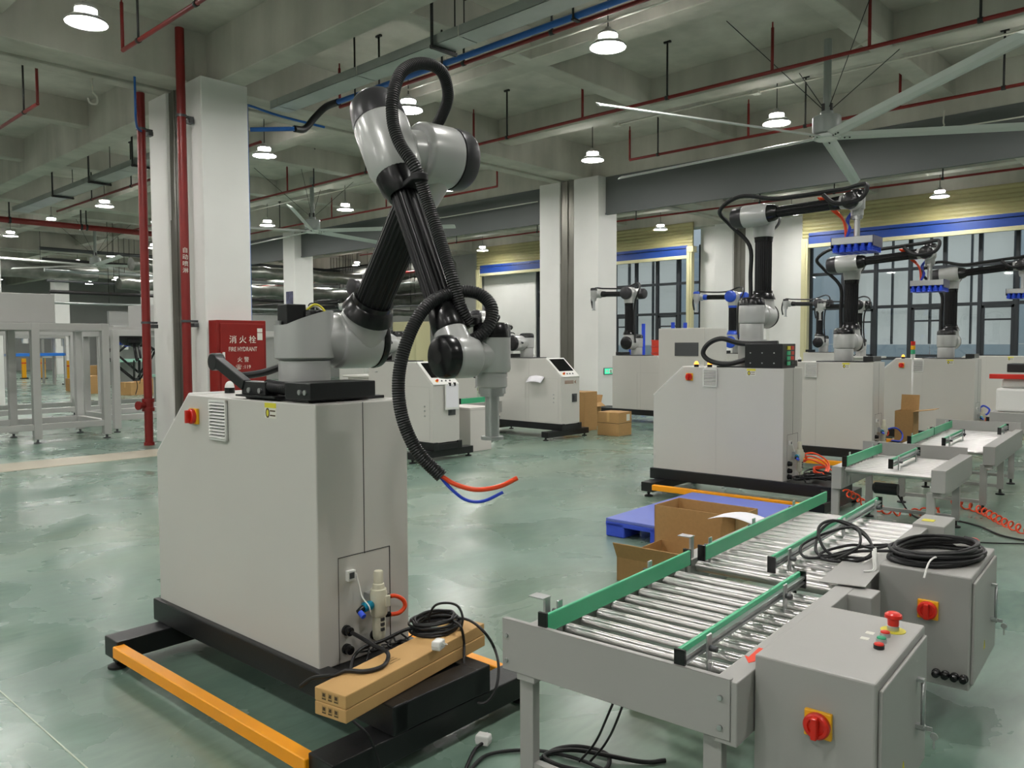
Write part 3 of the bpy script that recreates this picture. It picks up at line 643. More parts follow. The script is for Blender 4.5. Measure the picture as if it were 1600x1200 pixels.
# ------------------------------------------------------------------ six-axis robot arms
def cone_between(mb, p, q, r0, r1, n=28): return mb.cyl(p, q, r0, r1, n)
def robot_arm(loc, yaw, lab, alpha, gamma, s=1.0, d1=.277, d2=.226, d3=.160, L1=1.01, L2=.951, z1=.264, grey=None, cap=None, tube=None, open_top=False, tool='post', group='robot arms', toolL=.30, capj=None):
    """a = local +x (joint axes), reach direction b = local -y. alpha: upper arm lean from vertical towards b, gamma: forearm angle from vertical towards b"""
    grey = grey or ARM_GREY; cap = cap or BLACK_GLOSS; tube = tube or ANOD; capj = capj or ARM_DARK
    t = thing('articulated_robot', lab, 'robot arm', loc, yaw, group); t.scale = (s, s, s)
    a = Vector((1, 0, 0)); b = Vector((0, -1, 0)); z = Vector((0, 0, 1))
    P1 = Vector((0, 0, z1)); P2 = P1 + a * d1; u = b * math.sin(alpha) + z * math.cos(alpha); P3 = P2 + u * L1
    f = b * math.sin(gamma) + z * math.cos(gamma); H2 = P3 - a * d2; P4 = H2 + f * L2; P5 = P4 + a * d3
    MB().cyl((0, 0, 0), (0, 0, .012), .15, n=32).rcyl((0, 0, .012), (0, 0, .172), .118, .006, 36).build('base', grey, t)
    # shoulder body (vertical cylinder) with horizontal neck to joint two
    sb = MB()
    if open_top:
        n = 36; R = .135
        def ring(zf, r): return [Vector((r * math.cos(2 * PI * k / n), r * math.sin(2 * PI * k / n) * 1.0, zf(r * math.cos(2 * PI * k / n), r * math.sin(2 * PI * k / n)))) for k in range(n)]
        top = lambda x, y: .335 + max(0.0, (x - y + .06)) * .27
        sb.rings([ring(lambda x, y: .172, .105), ring(lambda x, y: .185, R), ring(lambda x, y: .20, R), ring(top, R), ring(top, R - .008), ring(lambda x, y: .26, R - .008)], True)
    else:
        sb.rcyl((0, 0, .172), (0, 0, .37), .128, .02, 36)
    sb.lathe((0, 0, z1), a, [(.02, .105), (.11, .112), (d1 - .15, .118), (d1 - .10, .128)], 32)
    sh = sb.build('shoulder', grey, t)
    if open_top:
        MB().box((-.10, -.035, .255), (-.005, .065, .43)).box((-.11, .0, .30), (-.10, .05, .352)).build('drive_module', BLACK, sh, .004)
        MB().box((-.118, .005, .30), (-.108, .045, .355)).build('drive_label', ALU, sh)
        MB().rcyl((.03, -.03, .26), (.03, -.03, .405), .05, .01).build('motor_end', BLACK_GLOSS, sh)
        MB().tube(catmull([(-.01, -.02, .39), (.03, -.05, .43), (.07, -.07, .40), (.08, -.08, .33)], 5), .006, 6).build('yellow_wire', STICK_Y, sh)
        MB().tube(catmull([(-.01, .0, .40), (.04, -.03, .425), (.075, -.05, .39), (.09, -.06, .33)], 5), .006, 6).build('white_wire', WHITE_PL, sh)
    else:
        MB().lathe((0, 0, .36), (0, 0, 1), [(0, .129), (.05, .127), (.075, .11), (.082, .07)], 32).build('shoulder_cap', cap, sh)
    # joint two housing
    def T(name, P, axis, r, back, front, capside, neckdir, neckr, neckL, collar=True, capm=None, cl=.075):
        m = MB().rcyl(P - axis * back, P + axis * front, r, .02, 36)
        m.lathe(P, neckdir, [(0, r * .95), (r * .8, neckr * 1.12), (neckL, neckr)], 32)
        o = m.build(name, grey, t)
        e = P + axis * front if capside > 0 else P - axis * back; dr = axis * capside
        MB().lathe(e - dr * .004, dr, [(0, r * 1.0), (.012, r * 1.01), (cl * .7, r * .98), (cl * .92, r * .9), (cl, r * .76), (cl + .004, r * .3)], 36).build(name + '_cap', capm or cap, o)
        return o
    T('joint_housing', P2, a, .135, .13, .085, 1, u, .105, .19, cl=.045)
    MB().lathe(P2 + u * .165, u, [(0, .126), (.055, .108), (.065, .097), (.09, .097), (.09, .088)], 32).build('collar', cap, t)
    tb = MB().ribtube(P2 + u * .24, P3 - u * .24, .085, 24, .05).build('upper_arm_tube', tube, t)
    MB().lathe(P3 - u * .25, u, [(0, .09), (.03, .092), (.06, .098)], 28).build('collar', cap, t)
    T('elbow_housing', P3, a, .130, .09, .085, 1, -u, .098, .2, capm=capj, cl=.085)
    # second elbow half: cylinder along the forearm, dark cap behind
    m = MB().lathe(H2, f, [(-.12, .108), (-.10, .113), (.10, .108), (.13, .098), (.15, .086)], 36)
    m.lathe(H2 + a * .02, a, [(0, .09), (.09, .083), (d2 - .16, .085), (d2 - .07, .10)], 28)
    o = m.build('elbow_link', grey, t)
    MB().lathe(H2 - f * .115, -f, [(0, .112), (.02, .112), (.10, .104), (.122, .088), (.128, .05)], 36).build('elbow_link_cap', capj, o)
    MB().lathe(H2 + f * .14, f, [(0, .090), (.06, .082), (.10, .064), (.10, .056)], 32).build('collar', cap, t)
    MB().ribtube(H2 + f * .20, P4 - f * .14, .054, 20, .07).build('forearm_tube', tube, t)
    MB().lathe(P4 - f * .20, f, [(0, .057), (.03, .062), (.09, .066), (.10, .06)], 28).build('collar', cap, t)
    T('wrist_housing', P4, a, .080, .045, .07, -1, -f, .06, .12, cl=.05)
    d = Vector((0, 0, -1)) if tool != 'fold' else f
    m = MB().lathe(P4 + a * .05, a, [(0, .066), (.03, .06), (d3 - .05, .062)], 28)
    m.lathe(P5, d, [(-.075, .066), (-.07, .071), (.05, .071), (.06, .066), (.06, .058), (.078, .058), (.078, .056), (.082, .056), (.082, .058), (.115, .058), (.12, .052)], 32)
    w = m.build('wrist_end', grey, t)
    MB().lathe(P5 - d * .07, -d, [(0, .072), (.04, .071), (.055, .06), (.058, .03)], 32).build('wrist_cap', cap, w)
    MB().lathe(P5 + d * .12, d, [(0, .052), (.022, .052)], 28).build('tool_flange', ALU, w)
    if tool in ('post', 'pad', 'fold'):
        e = P5 + d * .14
        MB().lathe(e, d, [(0, .045), (.012, .045), (.012, .027), (toolL, .027), (toolL, .043), (toolL + .012, .043)], 28).build('tool_post', ALU, t)
    if tool == 'pad':
        c = P5 + d * (.14 + toolL + .065)
        pd = MB().box((c.x - .15, c.y - .19, c.z + .008), (c.x + .15, c.y + .19, c.z + .075)).build('gripper_plate', ALU, t, .004)
        for q in (-.193, .187): MB().box((c.x - .15, c.y + q, c.z - .02), (c.x + .15, c.y + q + .006, c.z + .078)).build('end_plate', mat('dark_blue_plate', '23264e', .4), pd)
        for i in range(5):
            for j in range(6):
                x = c.x - .125 + i * .0625; y = c.y - .158 + j * .063
                MB().lathe((x, y, c.z + .01), (0, 0, -1), [(0, .018), (.03, .018), (.03, .030), (.045, .026), (.05, .031), (.065, .026), (.075, .031)], 10).build('suction_cup', BLUEPL, pd)
    t['pts'] = [list(P1), list(P2), list(P3), list(H2), list(P4), list(P5)]
    return t
def local_to_world(loc, yaw, s, p):
    c, n = math.cos(yaw), math.sin(yaw); return Vector((loc[0] + s * (p[0] * c - p[1] * n), loc[1] + s * (p[0] * n + p[1] * c), loc[2] + s * p[2]))
def hose(name, lab, cat, pts, r, m, per=8, n=8, group=None, corr=0):
    P = catmull(pts, per)
    o = MB().tube(P, r, n).build(name, m); return tag(o, lab, cat, group)

# ---- the near station
YAW = math.radians(1.735)
near = cabinet((1.816, 2.797), YAW, 'large light grey robot cabinet in the foreground with yellow bumper bars', beacons=[(.20, 1.03, WHITE_PL)], seam=False)
def N(x, y, z): return local_to_world((1.816, 2.797, 0), YAW, 1, (x, y, z))
air_unit(near)
glands(near, [(.135, .39), (.135, .31), (.285, .33)])
# mounting plates and black connector box beside the arm base
mt = MB().box((.05, .12, CZ1), (.46, .62, CZ1 + .014)).build('mounting_plate', BLACK, near, .003)
cb = MB().box((.02, .06, CZ1 + .014), (.36, .25, CZ1 + .085)).build('connector_box', BLACK, near, .004)
for y in (.095, .135): MB().cyl((.02, y, CZ1 + .045), (.012, y, CZ1 + .045), .011, n=12).build('socket_screw', ALU, cb)
MB().box((.0, .30, CZ1 + .012), (.09, .62, CZ1 + .02)).build('bracket_foot', BLACK, near)
cl = MB().box((.03, .42, CZ1 + .02), (.10, .62, CZ1 + .08)).build('cable_clamp', BLACK, near, .004)
for y in (.46, .55): MB().cyl((.03, y, CZ1 + .04), (.022, y, CZ1 + .04), .012, n=12).build('clamp_screw', ALU, cl)
MB().tube(resample(catmull([(.07, .24, CZ1 + .055), (.06, .34, CZ1 + .055), (.065, .45, CZ1 + .06)], 10), .006), .03, 14, corr=.14).build('corrugated_sleeve', BLACK_RUB, near)
MB().bar((.045, .60, CZ1 + .06), (.03, .84, CZ1 + .17), .04, .05).cyl((.01, .85, CZ1 + .165), (.06, .85, CZ1 + .165), .042, n=20).build('cable_arm', BLACK, near, .004)
MB().tube(catmull([(.05, .85, CZ1 + .15), (.10, .80, CZ1 + .10), (.17, .68, CZ1 + .11), (.21, .58, CZ1 + .14)], 8), .018, 10).build('supply_cable', BLACK_RUB, near)
ARM_LOC = N(.25, .44, CZ1)
arm = robot_arm(ARM_LOC, YAW - .124, 'large grey and black robot arm in the foreground bent over the cabinet', .701, PI - .495, open_top=True, toolL=.165)
# corrugated hose on the near arm
hp = [V(*p) for p in [(745, 500, 3.09), (722, 505, 3.00), (715, 522, 2.96), (735, 532, 2.94), (762, 512, 2.94), (768, 480, 2.96), (745, 458, 2.98), (705, 458, 2.96), (665, 480, 2.90), (637, 530, 2.86), (623, 590, 2.84), (628, 650, 2.83), (652, 705, 2.82), (690, 745, 2.82)]]
hh = thing('corrugated_hose', 'black corrugated hose hanging from the near robot wrist with orange and blue tubes', 'hose')
MB().tube(resample(catmull(hp, 10), .0045), .0245, 14, corr=.10).build('sleeve', BLACK_RUB, hh)
MB().tube(catmull([V(688, 743, 2.82), V(712, 757, 2.82), V(745, 765, 2.83), V(780, 760, 2.84), V(808, 747, 2.86)], 8), .0085, 10).build('orange_tube', ORANGE, hh)
MB().tube(catmull([V(688, 745, 2.82), V(705, 764, 2.82), V(728, 781, 2.83), V(755, 783, 2.84), V(786, 769, 2.85)], 8), .006, 8).build('blue_tube', BLUEHOSE, hh)
h2 = [V(*p) for p in [(676, 262, 3.62), (672, 225, 3.60), (680, 200, 3.54), (690, 182, 3.46), (700, 150, 3.34), (690, 112, 3.22), (660, 99, 3.14), (628, 112, 3.06), (614, 150, 3.02), (614, 190, 3.01), (625, 225, 3.00), (645, 255, 2.99), (656, 278, 3.00), (668, 315, 3.02), (688, 375, 3.00), (705, 430, 2.96), (720, 480, 2.96), (733, 505, 2.98)]]
o = MB().tube(resample(catmull(h2, 10), .0045), .0245, 14, corr=.10).build('corrugated_hose', BLACK_RUB); tag(o, 'black corrugated hose looping above the near robot elbow and running down the forearm', 'hose')
# two strap brackets clamping the hose to the forearm
for (q, e, lab) in (((655, 277), (640, 290), 'black strap bracket holding the hose below the elbow cap'), ((735, 502), (705, 520), 'black strap bracket holding the hose near the wrist')):
    A, B = V(q[0], q[1], 3.00), V(e[0], e[1], 3.10)
    o = MB().bar(A, B, .06, .022).cyl(A - Vector((0, 0, .014)), A + Vector((0, 0, .014)), .034, n=16).build('hose_bracket', BLACK_RUB, None, .004); tag(o, lab, 'bracket', 'hose brackets')

# ---- stations at right, same orientation
def station(corner, yaw, lab_c, lab_a, alpha, gamma, flip=False, s=1.0, tool='pad', toolL=.2, ayaw=0.0, arm=True, riser=0.0, capb=False, **kw):
    c = cabinet(corner, yaw, lab_c, flip, **kw)
    Y = yaw + (PI if flip else 0)
    loc = local_to_world((corner[0], corner[1], 0), Y, 1, (.25, .44, CZ1))
    r = None
    if arm:
        MB().box((.04, .12, CZ1), (.46, .72, CZ1 + .014)).build('mounting_plate', BLACK, c, .003)
        MB().box((.05, .02, CZ1 + .014), (.40, .14, CZ1 + .075)).build('connector_box', BLACK, c, .004)
        if riser:
            MB().rcyl((.25, .44, CZ1 + .012), (.25, .44, CZ1 + riser), .13, .01).cyl((.25, .44, CZ1 + riser - .02), (.25, .44, CZ1 + riser), .16, n=32).build('pedestal', ARM_GREY, c)
            loc = Vector((loc[0], loc[1], CZ1 + riser))
        r = robot_arm(loc, Y + ayaw, lab_a, alpha, gamma, s, tool=tool, toolL=toolL, cap=(mat('blue_joint_cap', '2550c4', .35) if capb else None), capj=(mat('blue_joint_cap', '2550c4', .35) if capb else None))
    return c, r, loc, Y + ayaw
R2c, R2a, l2, y2 = station((7.403, 3.343), math.radians(3.0), 'grey robot cabinet with two lit orange beacons behind the blue pallet', 'tall robot arm with horizontal forearm and blue suction gripper at right', 0.0, math.radians(88), beacons=[(.05, .95, GLOWO), (.05, .80, GLOWO)], riser=.27)
R3c, R3a, l3, y3 = station((10.3, 3.5), math.radians(3.0), 'grey robot cabinet standing second from the orange beacons, partly hidden by the first', 'robot arm with suction gripper in front of the glazing, second at right', 0.0, math.radians(86), beacons=[(.08, .95, WHITE_PL)], switch=False)
R4c, R4a, l4, y4 = station((13.2, 3.05), math.radians(3.0), 'farthest grey robot cabinet at right with a single orange beacon', 'robot arm reaching out of the right edge of the picture', 0.0, math.radians(85), beacons=[(.08, 1.0, GLOWO)])
R6c, R6a, l6, y6 = station((16.4, 2.9), math.radians(3.0), 'plain grey cabinet back behind the farthest robot cabinet at right', 'x', 0, 1.5, arm=False, screen=False, vents=False, switch=False)
for c in (R2c, R3c, R4c): air_unit(c); glands(c, [(.135, .42), (.135, .35), (.135, .29)], .026)
# ---- stations across the aisle, consoles facing the camera
f180 = lambda x, y: (x + CW, y + CL)      # origin of a flipped cabinet whose low corner is (x,y)
M1c, M1a, lm1, ym1 = station(f180(7.17, 8.19), 0.0, 'grey robot cabinet with tilted console and hanging clipboard behind the near arm', 'robot arm folded back behind the near robot shoulder', math.radians(35), math.radians(200), flip=True, tool='post', bars=False)
M2c, M2a, lm2, ym2 = station(f180(10.28, 8.50), 0.0, 'grey robot cabinet with tilted black screen in front of the middle white column', 'low folded robot arm on the cabinet in front of the middle column', math.radians(62), math.radians(170), flip=True, tool='post', bars=False)
M3c, M3a, lm3, ym3 = station(f180(13.62, 8.45), 0.0, 'grey robot cabinet with tilted screen right of the middle white column', 'robot arm with raised elbow pointing left, right of the middle column', 0.0, math.radians(88), flip=True, tool='post', ayaw=0.0, bars=False)
M4c, M4a, lm4, ym4 = station(f180(17.45, 8.15), 0.0, 'pale grey robot cabinet below the blue-capped robot', 'robot arm with blue joint caps reaching left in front of the outer wall', 0.0, math.radians(88), flip=True, tool='post', bars=False, s=1.06, capb=True)
M5c, M5a, lm5, ym5 = station(f180(20.7, 7.4), 0.0, 'pale grey robot cabinet behind the tall robot at right', 'black-capped robot arm right of the tall robot, reaching left', 0.0, math.radians(88), flip=True, tool='post', bars=False, s=1.0)
L0c, _, _, _ = station(f180(1.08, 7.62), 0.0, 'robot base frame cut by the left edge of the picture, with a yellow bar', 'x', 0, 0, flip=True, arm=False)
# ------------------------------------------------------------------ roller conveyors
CYAW = math.radians(4.26)
def guide_rail(parent, x0, x1, y, z0, z1, posts, face):
    """aluminium profile with green wear strip; face +1: strip faces +y (we see the profile back), -1: strip faces -y"""
    zc = (z0 + z1) / 2
    g = MB().box((x0, y - .004, z0 + .016), (x1, y + .004, z1 - .018)).box((x0, y - .013, zc - .014), (x1, y + .013, zc - .005)).box((x0, y - .013, zc + .005), (x1, y + .013, zc + .014)).build('guide_profile', ALU, parent)
    yy = y + face * .012
    MB().box((x0 + .004, yy - .007, z0), (x1 - .004, yy + .007, z1)).build('green_strip', GREEN, g, .004)
    for x in (x0, x1): MB().box((x - .005, y - .016, z0 - .003), (x + .005, y + .02, z1 + .003)).build('end_cap', BLACK_GLOSS, g)
    for x in posts:
        p = MB().box((x - .016, y - face * .022 - .004, z0 - .10), (x + .016, y - face * .022 + .004, z1 + .012)).build('guide_post', ALU, parent, .003)
        MB().cyl((x, y - face * .020, (z0 + z1) / 2), (x, y - face * .05, (z0 + z1) / 2), .010, n=10).build('post_bolt', STEELD, p)
def conveyor(loc, L, lab, pitch=.107, W=.862, near_plate=True, far_plate=False, cover=True, guides=(), r=.025, ztop=.58, legs=True, plateh=.62, legx=None):
    t = thing('roller_conveyor', lab, 'conveyor', (loc[0], loc[1], 0), CYAW, 'roller conveyors')
    zr = ztop - r
    n = int((L - .06) / pitch)
    for k in range(n):
        x = .085 + k * pitch
        rr = MB().lathe((x, .05, zr), (0, 1, 0), [(0, .008), (.012, .008), (.012, r), (.66, r), (.66, .008), (.672, .008)], 24).build('roller', STEEL, t)
    MB().box((0, .722, ztop - .17), (L, .80, ztop + .012)).build('side_channel', CONV_GREY, t, .003)
    if cover:
        MB().box((0, -.005, ztop - .15), (L, .052, ztop + .005)).build('side_channel', CONV_GREY, t, .003)
        MB().box((0.0, -.02, ztop - .16), (L, .05, ztop + .035)).build('drive_cover', CONV_GREY, t, .004)
    def plate(x, z1):
        p = MB().box((x - .004, 0, .435), (x, W, z1)).box((x - .004, 0, z1 - .004), (x + .018, W, z1)).build('end_plate', CONV_GREY, t, .002)
        for y in (.03, W - .02):
            for z in (.47, .56): MB().cyl((x - .004, y, z), (x - .012, y, z), .008, n=8).build('bolt', ALU, p)
    if near_plate: plate(0, plateh)
    if far_plate: plate(L, far_plate)
    if legs:
        for x in (legx or (.05, L - .07)):
            for y in (.07, .78):
                lg = MB().box((x - .02, y - .03, .06), (x + .02, y + .03, ztop - .13)).build('leg', CONV_GREY, t, .003)
                MB().lathe((x, y, 0), (0, 0, 1), [(0, .042), (.012, .042), (.02, .014), (.062, .012)], 16).build('levelling_foot', BLACK_RUB, lg)
            MB().box((x - .015, .07, .075), (x + .015, .78, .105)).build('cross_brace', CONV_GREY, t)
    return t
def CV(x, y, z=0, o=(2.103, 1.099)): return local_to_world((o[0], o[1], 0), CYAW, 1, (x, y, z))
c1 = conveyor((2.103, 1.099), 1.15, 'nearest grey roller conveyor with green guide rails, beside the near control box')
guide_rail(c1, .012, 1.108, .69, .60, .667, (.14, .80), -1)
guide_rail(c1, .008, 1.085, .165, .60, .665, (.16, .83), 1)
# sensor brackets outside the left guide
for t_, xs in ((c1, .10),):
    MB().box((xs - .015, .735, .58), (xs + .015, .745, .69)).box((xs - .03, .735, .69), (xs + .02, .80, .694)).build('sensor_bracket', ALU, t_)
MB().prism([(.16, .012), (.21, .045), (.205, .03), (.30, .035), (.30, .0), (.205, .0), (.215, -.012)], 'z', .6152, .6165).build('arrow_sticker', mat('arrow_red', 'e8401c', .5), c1)
c2l = CV(1.175, 0)
c2 = conveyor((c2l.x, c2l.y), 1.66, 'second grey roller conveyor joined behind the nearest one, with loose cables on it', near_plate=False, pitch=.102)
guide_rail(c2, .036, 1.785, .668, .60, .667, (.17, .7, 1.3), -1)
guide_rail(c2, .046, 1.788, .342, .60, .665, (.2, 1.0, 1.62), 1)
MB().box((.06, .735, .58), (.09, .745, .69)).box((.05, .735, .69), (.10, .80, .694)).build('sensor_bracket', ALU, c2)
MB().box((1.31, -.10, .43), (1.60, .055, .632)).build('motor_cover', CONV_GREY, c2, .004)
MB().box((1.40, -.03, .6325), (1.46, .03, .634)).build('warning_sticker', STICK_Y, c2)
MB().box((-.11, -.11, .43), (.02, .05, .612)).build('motor_cover', CONV_GREY, c2, .004)
lp = MB().add([tuple(Vector(p)) for p in ((-.05, .11, .622), (-.01, -.06, .622), (.32, -.045, .630), (.30, .12, .630), (-.05, .11, .625), (-.01, -.06, .625), (.32, -.045, .633), (.30, .12, .633))], [(0, 1, 2, 3), (4, 7, 6, 5), (0, 4, 5, 1), (1, 5, 6, 2), (2, 6, 7, 3), (3, 7, 4, 0)]).build('loose_cover_plate', CONV_GREY); lp.location = (c2l.x, c2l.y, 0); lp.rotation_euler = (0, 0, CYAW)
tag(lp, 'loose grey metal cover plate lying on the conveyor beside the far control box', 'cover plate')
c3 = conveyor((6.60, 1.74), 1.12, 'short roller conveyor standing in the middle distance at right with a raised end plate', near_plate=False, far_plate=.69, pitch=.096, r=.021)
MB().box((-.02, -.04, .46), (1.10, .06, .635)).build('motor_cover', CONV_GREY, c3, .004)
guide_rail(c3, -.06, 1.0, .68, .61, .69, (.15, .85), -1)
guide_rail(c3, .05, .98, .36, .61, .68, (.2, .8), 1)
MB().lathe((.55, .42, .36), (0, 1, 0), [(0, .05), (.18, .05), (.2, .03)], 16).build('drive_motor', BLACK, c3)
c4 = conveyor((8.42, 1.80), 2.1, 'farthest roller conveyor at the right edge of the picture', near_plate=False, far_plate=.69, pitch=.096, r=.021, legx=(.12, 1.2, 2.0))
MB().box((-.02, -.04, .46), (1.6, .06, .635)).build('motor_cover', CONV_GREY, c4, .004)
guide_rail(c4, -.06, .96, .68, .61, .69, (.15, .85), -1); guide_rail(c4, .98, 1.95, .68, .61, .69, (1.1, 1.8), -1)
guide_rail(c4, .06, 1.05, .40, .61, .68, (.2, .9), 1); guide_rail(c4, 1.45, 2.0, .12, .61, .68, (1.6,), 1)
MB().lathe((.75, .42, .36), (0, 1, 0), [(0, .05), (.18, .05), (.2, .03)], 16).build('drive_motor', BLACK, c4)

# control boxes on the conveyor sides
def control_box(loc, lab, top=.665, d=.59, w=.345, h=.46, buttons=True, keyz=.42):
    t = thing('control_box', lab, 'control box', (loc[0], loc[1], 0), CYAW, 'conveyor control boxes')
    z0 = top - h
    MB().box((0, -w, z0), (d, 0, top)).build('box_body', CONV_GREY, t, .006)
    dr = MB().box((.02, -w - .012, z0 + .02), (d - .02, -w, top - .025)).build('door', CONV_GREY, t, .004)
    MB().cyl((.43, -w - .03, top - .13), (.43, -w - .03, top - .27), .006, n=8).box((.42, -w - .034, top - .13), (.44, -w - .01, top - .12)).box((.42, -w - .034, top - .28), (.44, -w - .01, top - .268)).build('handle', ALU, dr)
    k = MB().cyl((.45, -w - .01, top - .285), (.45, -w - .035, top - .285), .011, n=12).build('lock', ALU, dr)
    MB().box((.448, -w - .055, top - .292), (.452, -w - .035, top - .278)).lathe((.45, -w - .06, top - .305), (1, 0, 0), [(-.002, .012), (.002, .012)], 12).box((.449, -w - .063, top - .345), (.451, -w - .057, top - .31)).build('key', ALU, dr)
    MB().prism([(.255, z0 + .10), (.285, z0 + .10), (.27, z0 + .135)], 'y', -w - .0135, -w - .012).build('hazard_sticker', STICK_Y, dr)
    rot_switch(t, (0, -w / 2 - .02, top - .155), (-1, 0, 0), (0, 0, 1), 1.2)
    for y in (-.07, -.13, -.19, -.25): MB().lathe((0, -w * .55 + y * .55, z0 + .05), (-1, 0, 0), [(0, .017), (.01, .017), (.012, .014), (.03, .014), (.034, .008)], 14).build('cable_gland', BLACK_GLOSS, t)
    MB().box((-.012, -.06, z0 + .05), (.0, .03, z0 + .09)).build('mounting_tab', ALU, t)
    if buttons:
        bx, by = .38, -.29
        MB().lathe((.47, -.275, top), (0, 0, 1), [(0, .038), (.002, .038)], 24).build('stop_label', STICK_Y, t)
        e = MB().lathe((.47, -.275, top), (0, 0, 1), [(0, .018), (.016, .018), (.016, .016), (.02, .016)], 20).build('stop_collar', ALU, t)
        MB().lathe((.47, -.275, top + .018), (0, 0, 1), [(0, .017), (.022, .018), (.026, .027), (.036, .026), (.042, .018), (.044, .008)], 24).build('stop_button', REDPL, e)
        for (x, y, m, nm) in ((.40, -.268, REDPL, 'push_button'), (.34, -.272, mat('button_green', '2f9c72', .35), 'push_button'), (.28, -.28, REDPL, 'indicator')):
            e = MB().lathe((x, y, top), (0, 0, 1), [(0, .016), (.012, .016)], 20).build(nm + '_bezel', ALU if nm == 'push_button' else BLACK_GLOSS, t)
            MB().lathe((x, y, top + .012), (0, 0, 1), [(0, .0145), (.004, .0135), (.006, .008)], 20).build(nm, m, e)
        for x in (.40, .34): MB().box((x - .012, -.235, top), (x + .012, -.21, top + .001)).build('button_tag', STICK_W, t)
    return t
b1 = CV(.118, -.024); b2 = CV(1.40, -.05)
control_box((b1.x, b1.y), 'nearest grey control box with red and green buttons on top, bottom right')
control_box((b2.x, b2.y), 'second grey control box at right carrying a coil of black cable')
# cable coil on the second box and loose loops on the conveyor
def coil(c, rx, ry, turns, r, h, name, lab, cat='cable', m=None, rz=0.0, group=None, tails=(), seed=1, jit=.06):
    rn = random.Random(seed); pts = []
    n = turns * 14
    for k in range(n + 1):
        a = 2 * PI * k / 14; j = 1 + jit * math.sin(a * .37 + seed) + rn.uniform(-jit, jit) * .5
        x, y = rx * j * math.cos(a), ry * j * math.sin(a)
        pts.append(Vector((c[0] + x * math.cos(rz) - y * math.sin(rz), c[1] + x * math.sin(rz) + y * math.cos(rz), c[2] + r + h * (.5 + .5 * math.sin(a * .31 + seed)) * (k / n) ** .3)))
    o = MB().tube(catmull(pts + [Vector(p) for p in tails], 3), r, 8).build(name, m or BLACK_RUB); return tag(o, lab, cat, group)
cc = CV(1.66, -.22, .665)
co = coil(cc, .215, .14, 12, .0075, .06, 'cable_coil', 'coil of thick black cable lying on the second control box', rz=CYAW - .4, seed=3, jit=.10)
zt = MB().tube(catmull([CV(1.52, -.26, .70), CV(1.46, -.25, .712), CV(1.40, -.24, .70), CV(1.345, -.235, .65)], 5), .004, 6).build('cable_tie', WHITE_PL); tag(zt, 'white cable tie end hanging over the front of the second control box', 'cable tie')
wl = MB().tube(catmull([CV(1.86, -.25, .69), CV(1.84, -.34, .70), CV(1.76, -.37, .69), CV(1.70, -.36, .68)], 5), .010, 8).build('white_sleeve', WHITE_PL); tag(wl, 'white sleeve around the cable coil by the red button', 'sleeve')
lps = [CV(1.52, -.08, .70), CV(1.50, .06, .68), CV(1.50, .18, .64), CV(1.58, .27, .63), CV(1.70, .29, .70), CV(1.80, .24, .74), CV(1.80, .12, .70), CV(1.68, .05, .64), CV(1.55, .10, .62), CV(1.50, .20, .66), CV(1.58, .26, .74), CV(1.70, .22, .76), CV(1.74, .10, .70), CV(1.62, .03, .65), CV(1.50, .08, .63), CV(1.46, .20, .63), CV(1.58, .24, .63), CV(1.68, .14, .66), CV(1.60, .02, .68), CV(1.62, -.06, .71)]
hose('loose_cable', 'tangle of black cable loops on the second conveyor beside the control box', 'cable', lps, .0068, BLACK_RUB)
wl2 = [CV(1.46, -.01, .70), CV(1.43, -.02, .67), CV(1.40, -.03, .64), CV(1.37, -.02, .635), CV(1.36, .0, .633)]
wt = thing('white_wires', 'bundle of white wire ends hanging at the corner of the second control box', 'cable')
for k in range(4): MB().tube(catmull([p + Vector((.006 * k, -.005 * (k % 2), .004 * k)) + Vector((0, 0, -.015 * k)) * (q / 4) for q, p in enumerate(wl2)], 5), .004, 6).build('wire', WHITE_PL, wt)
lp2 = [CV(1.47, .02, .66), CV(1.50, .16, .64), CV(1.44, .27, .63), CV(1.54, .32, .66), CV(1.64, .22, .72), CV(1.60, .10, .76), CV(1.50, .06, .70), CV(1.48, .16, .63), CV(1.60, .20, .62), CV(1.70, .08, .66), CV(1.66, -.02, .69)]
hose('loose_cable', 'smaller black cable loops in front of the cable tangle on the second conveyor', 'cable', lp2, .0062, BLACK_RUB)

# ------------------------------------------------------------------ cardboard boxes and pallet
def open_box(loc, rz, size, lab, flaps=(), t=.006, m=None, inner=None):
    w, d, h = size; q = thing('cardboard_box', lab, 'cardboard box', loc, rz, 'cardboard boxes')
    m = m or CARD
    MB().box((0, 0, 0), (w, d, t)).build('bottom', CARD_IN, q)
    for a, b in (((0, 0, 0), (w, t, h)), ((0, d - t, 0), (w, d, h)), ((0, 0, 0), (t, d, h)), ((w - t, 0, 0), (w, d, h))): MB().box(a, b).build('side', m, q)
    for (s, L, ang) in flaps:
        c, n = math.cos(ang) * L, math.sin(ang) * L
        if s == 'x0': vs = [(0, 0, h), (0, d, h), (-c, d, h + n), (-c, 0, h + n)]
        elif s == 'x1': vs = [(w, 0, h), (w, d, h), (w + c, d, h + n), (w + c, 0, h + n)]
        elif s == 'y0': vs = [(0, 0, h), (w, 0, h), (w, -c, h + n), (0, -c, h + n)]
        else: vs = [(0, d, h), (w, d, h), (w, d + c, h + n), (0, d + c, h + n)]
        nv = (Vector(vs[1]) - Vector(vs[0])).cross(Vector(vs[3]) - Vector(vs[0])).normalized() * t
        MB().add(vs + [tuple(Vector(v) + nv) for v in vs], [(0, 1, 2, 3), (7, 6, 5, 4), (0, 4, 5, 1), (1, 5, 6, 2), (2, 6, 7, 3), (3, 7, 4, 0)]).build('flap', m, q)
    return q
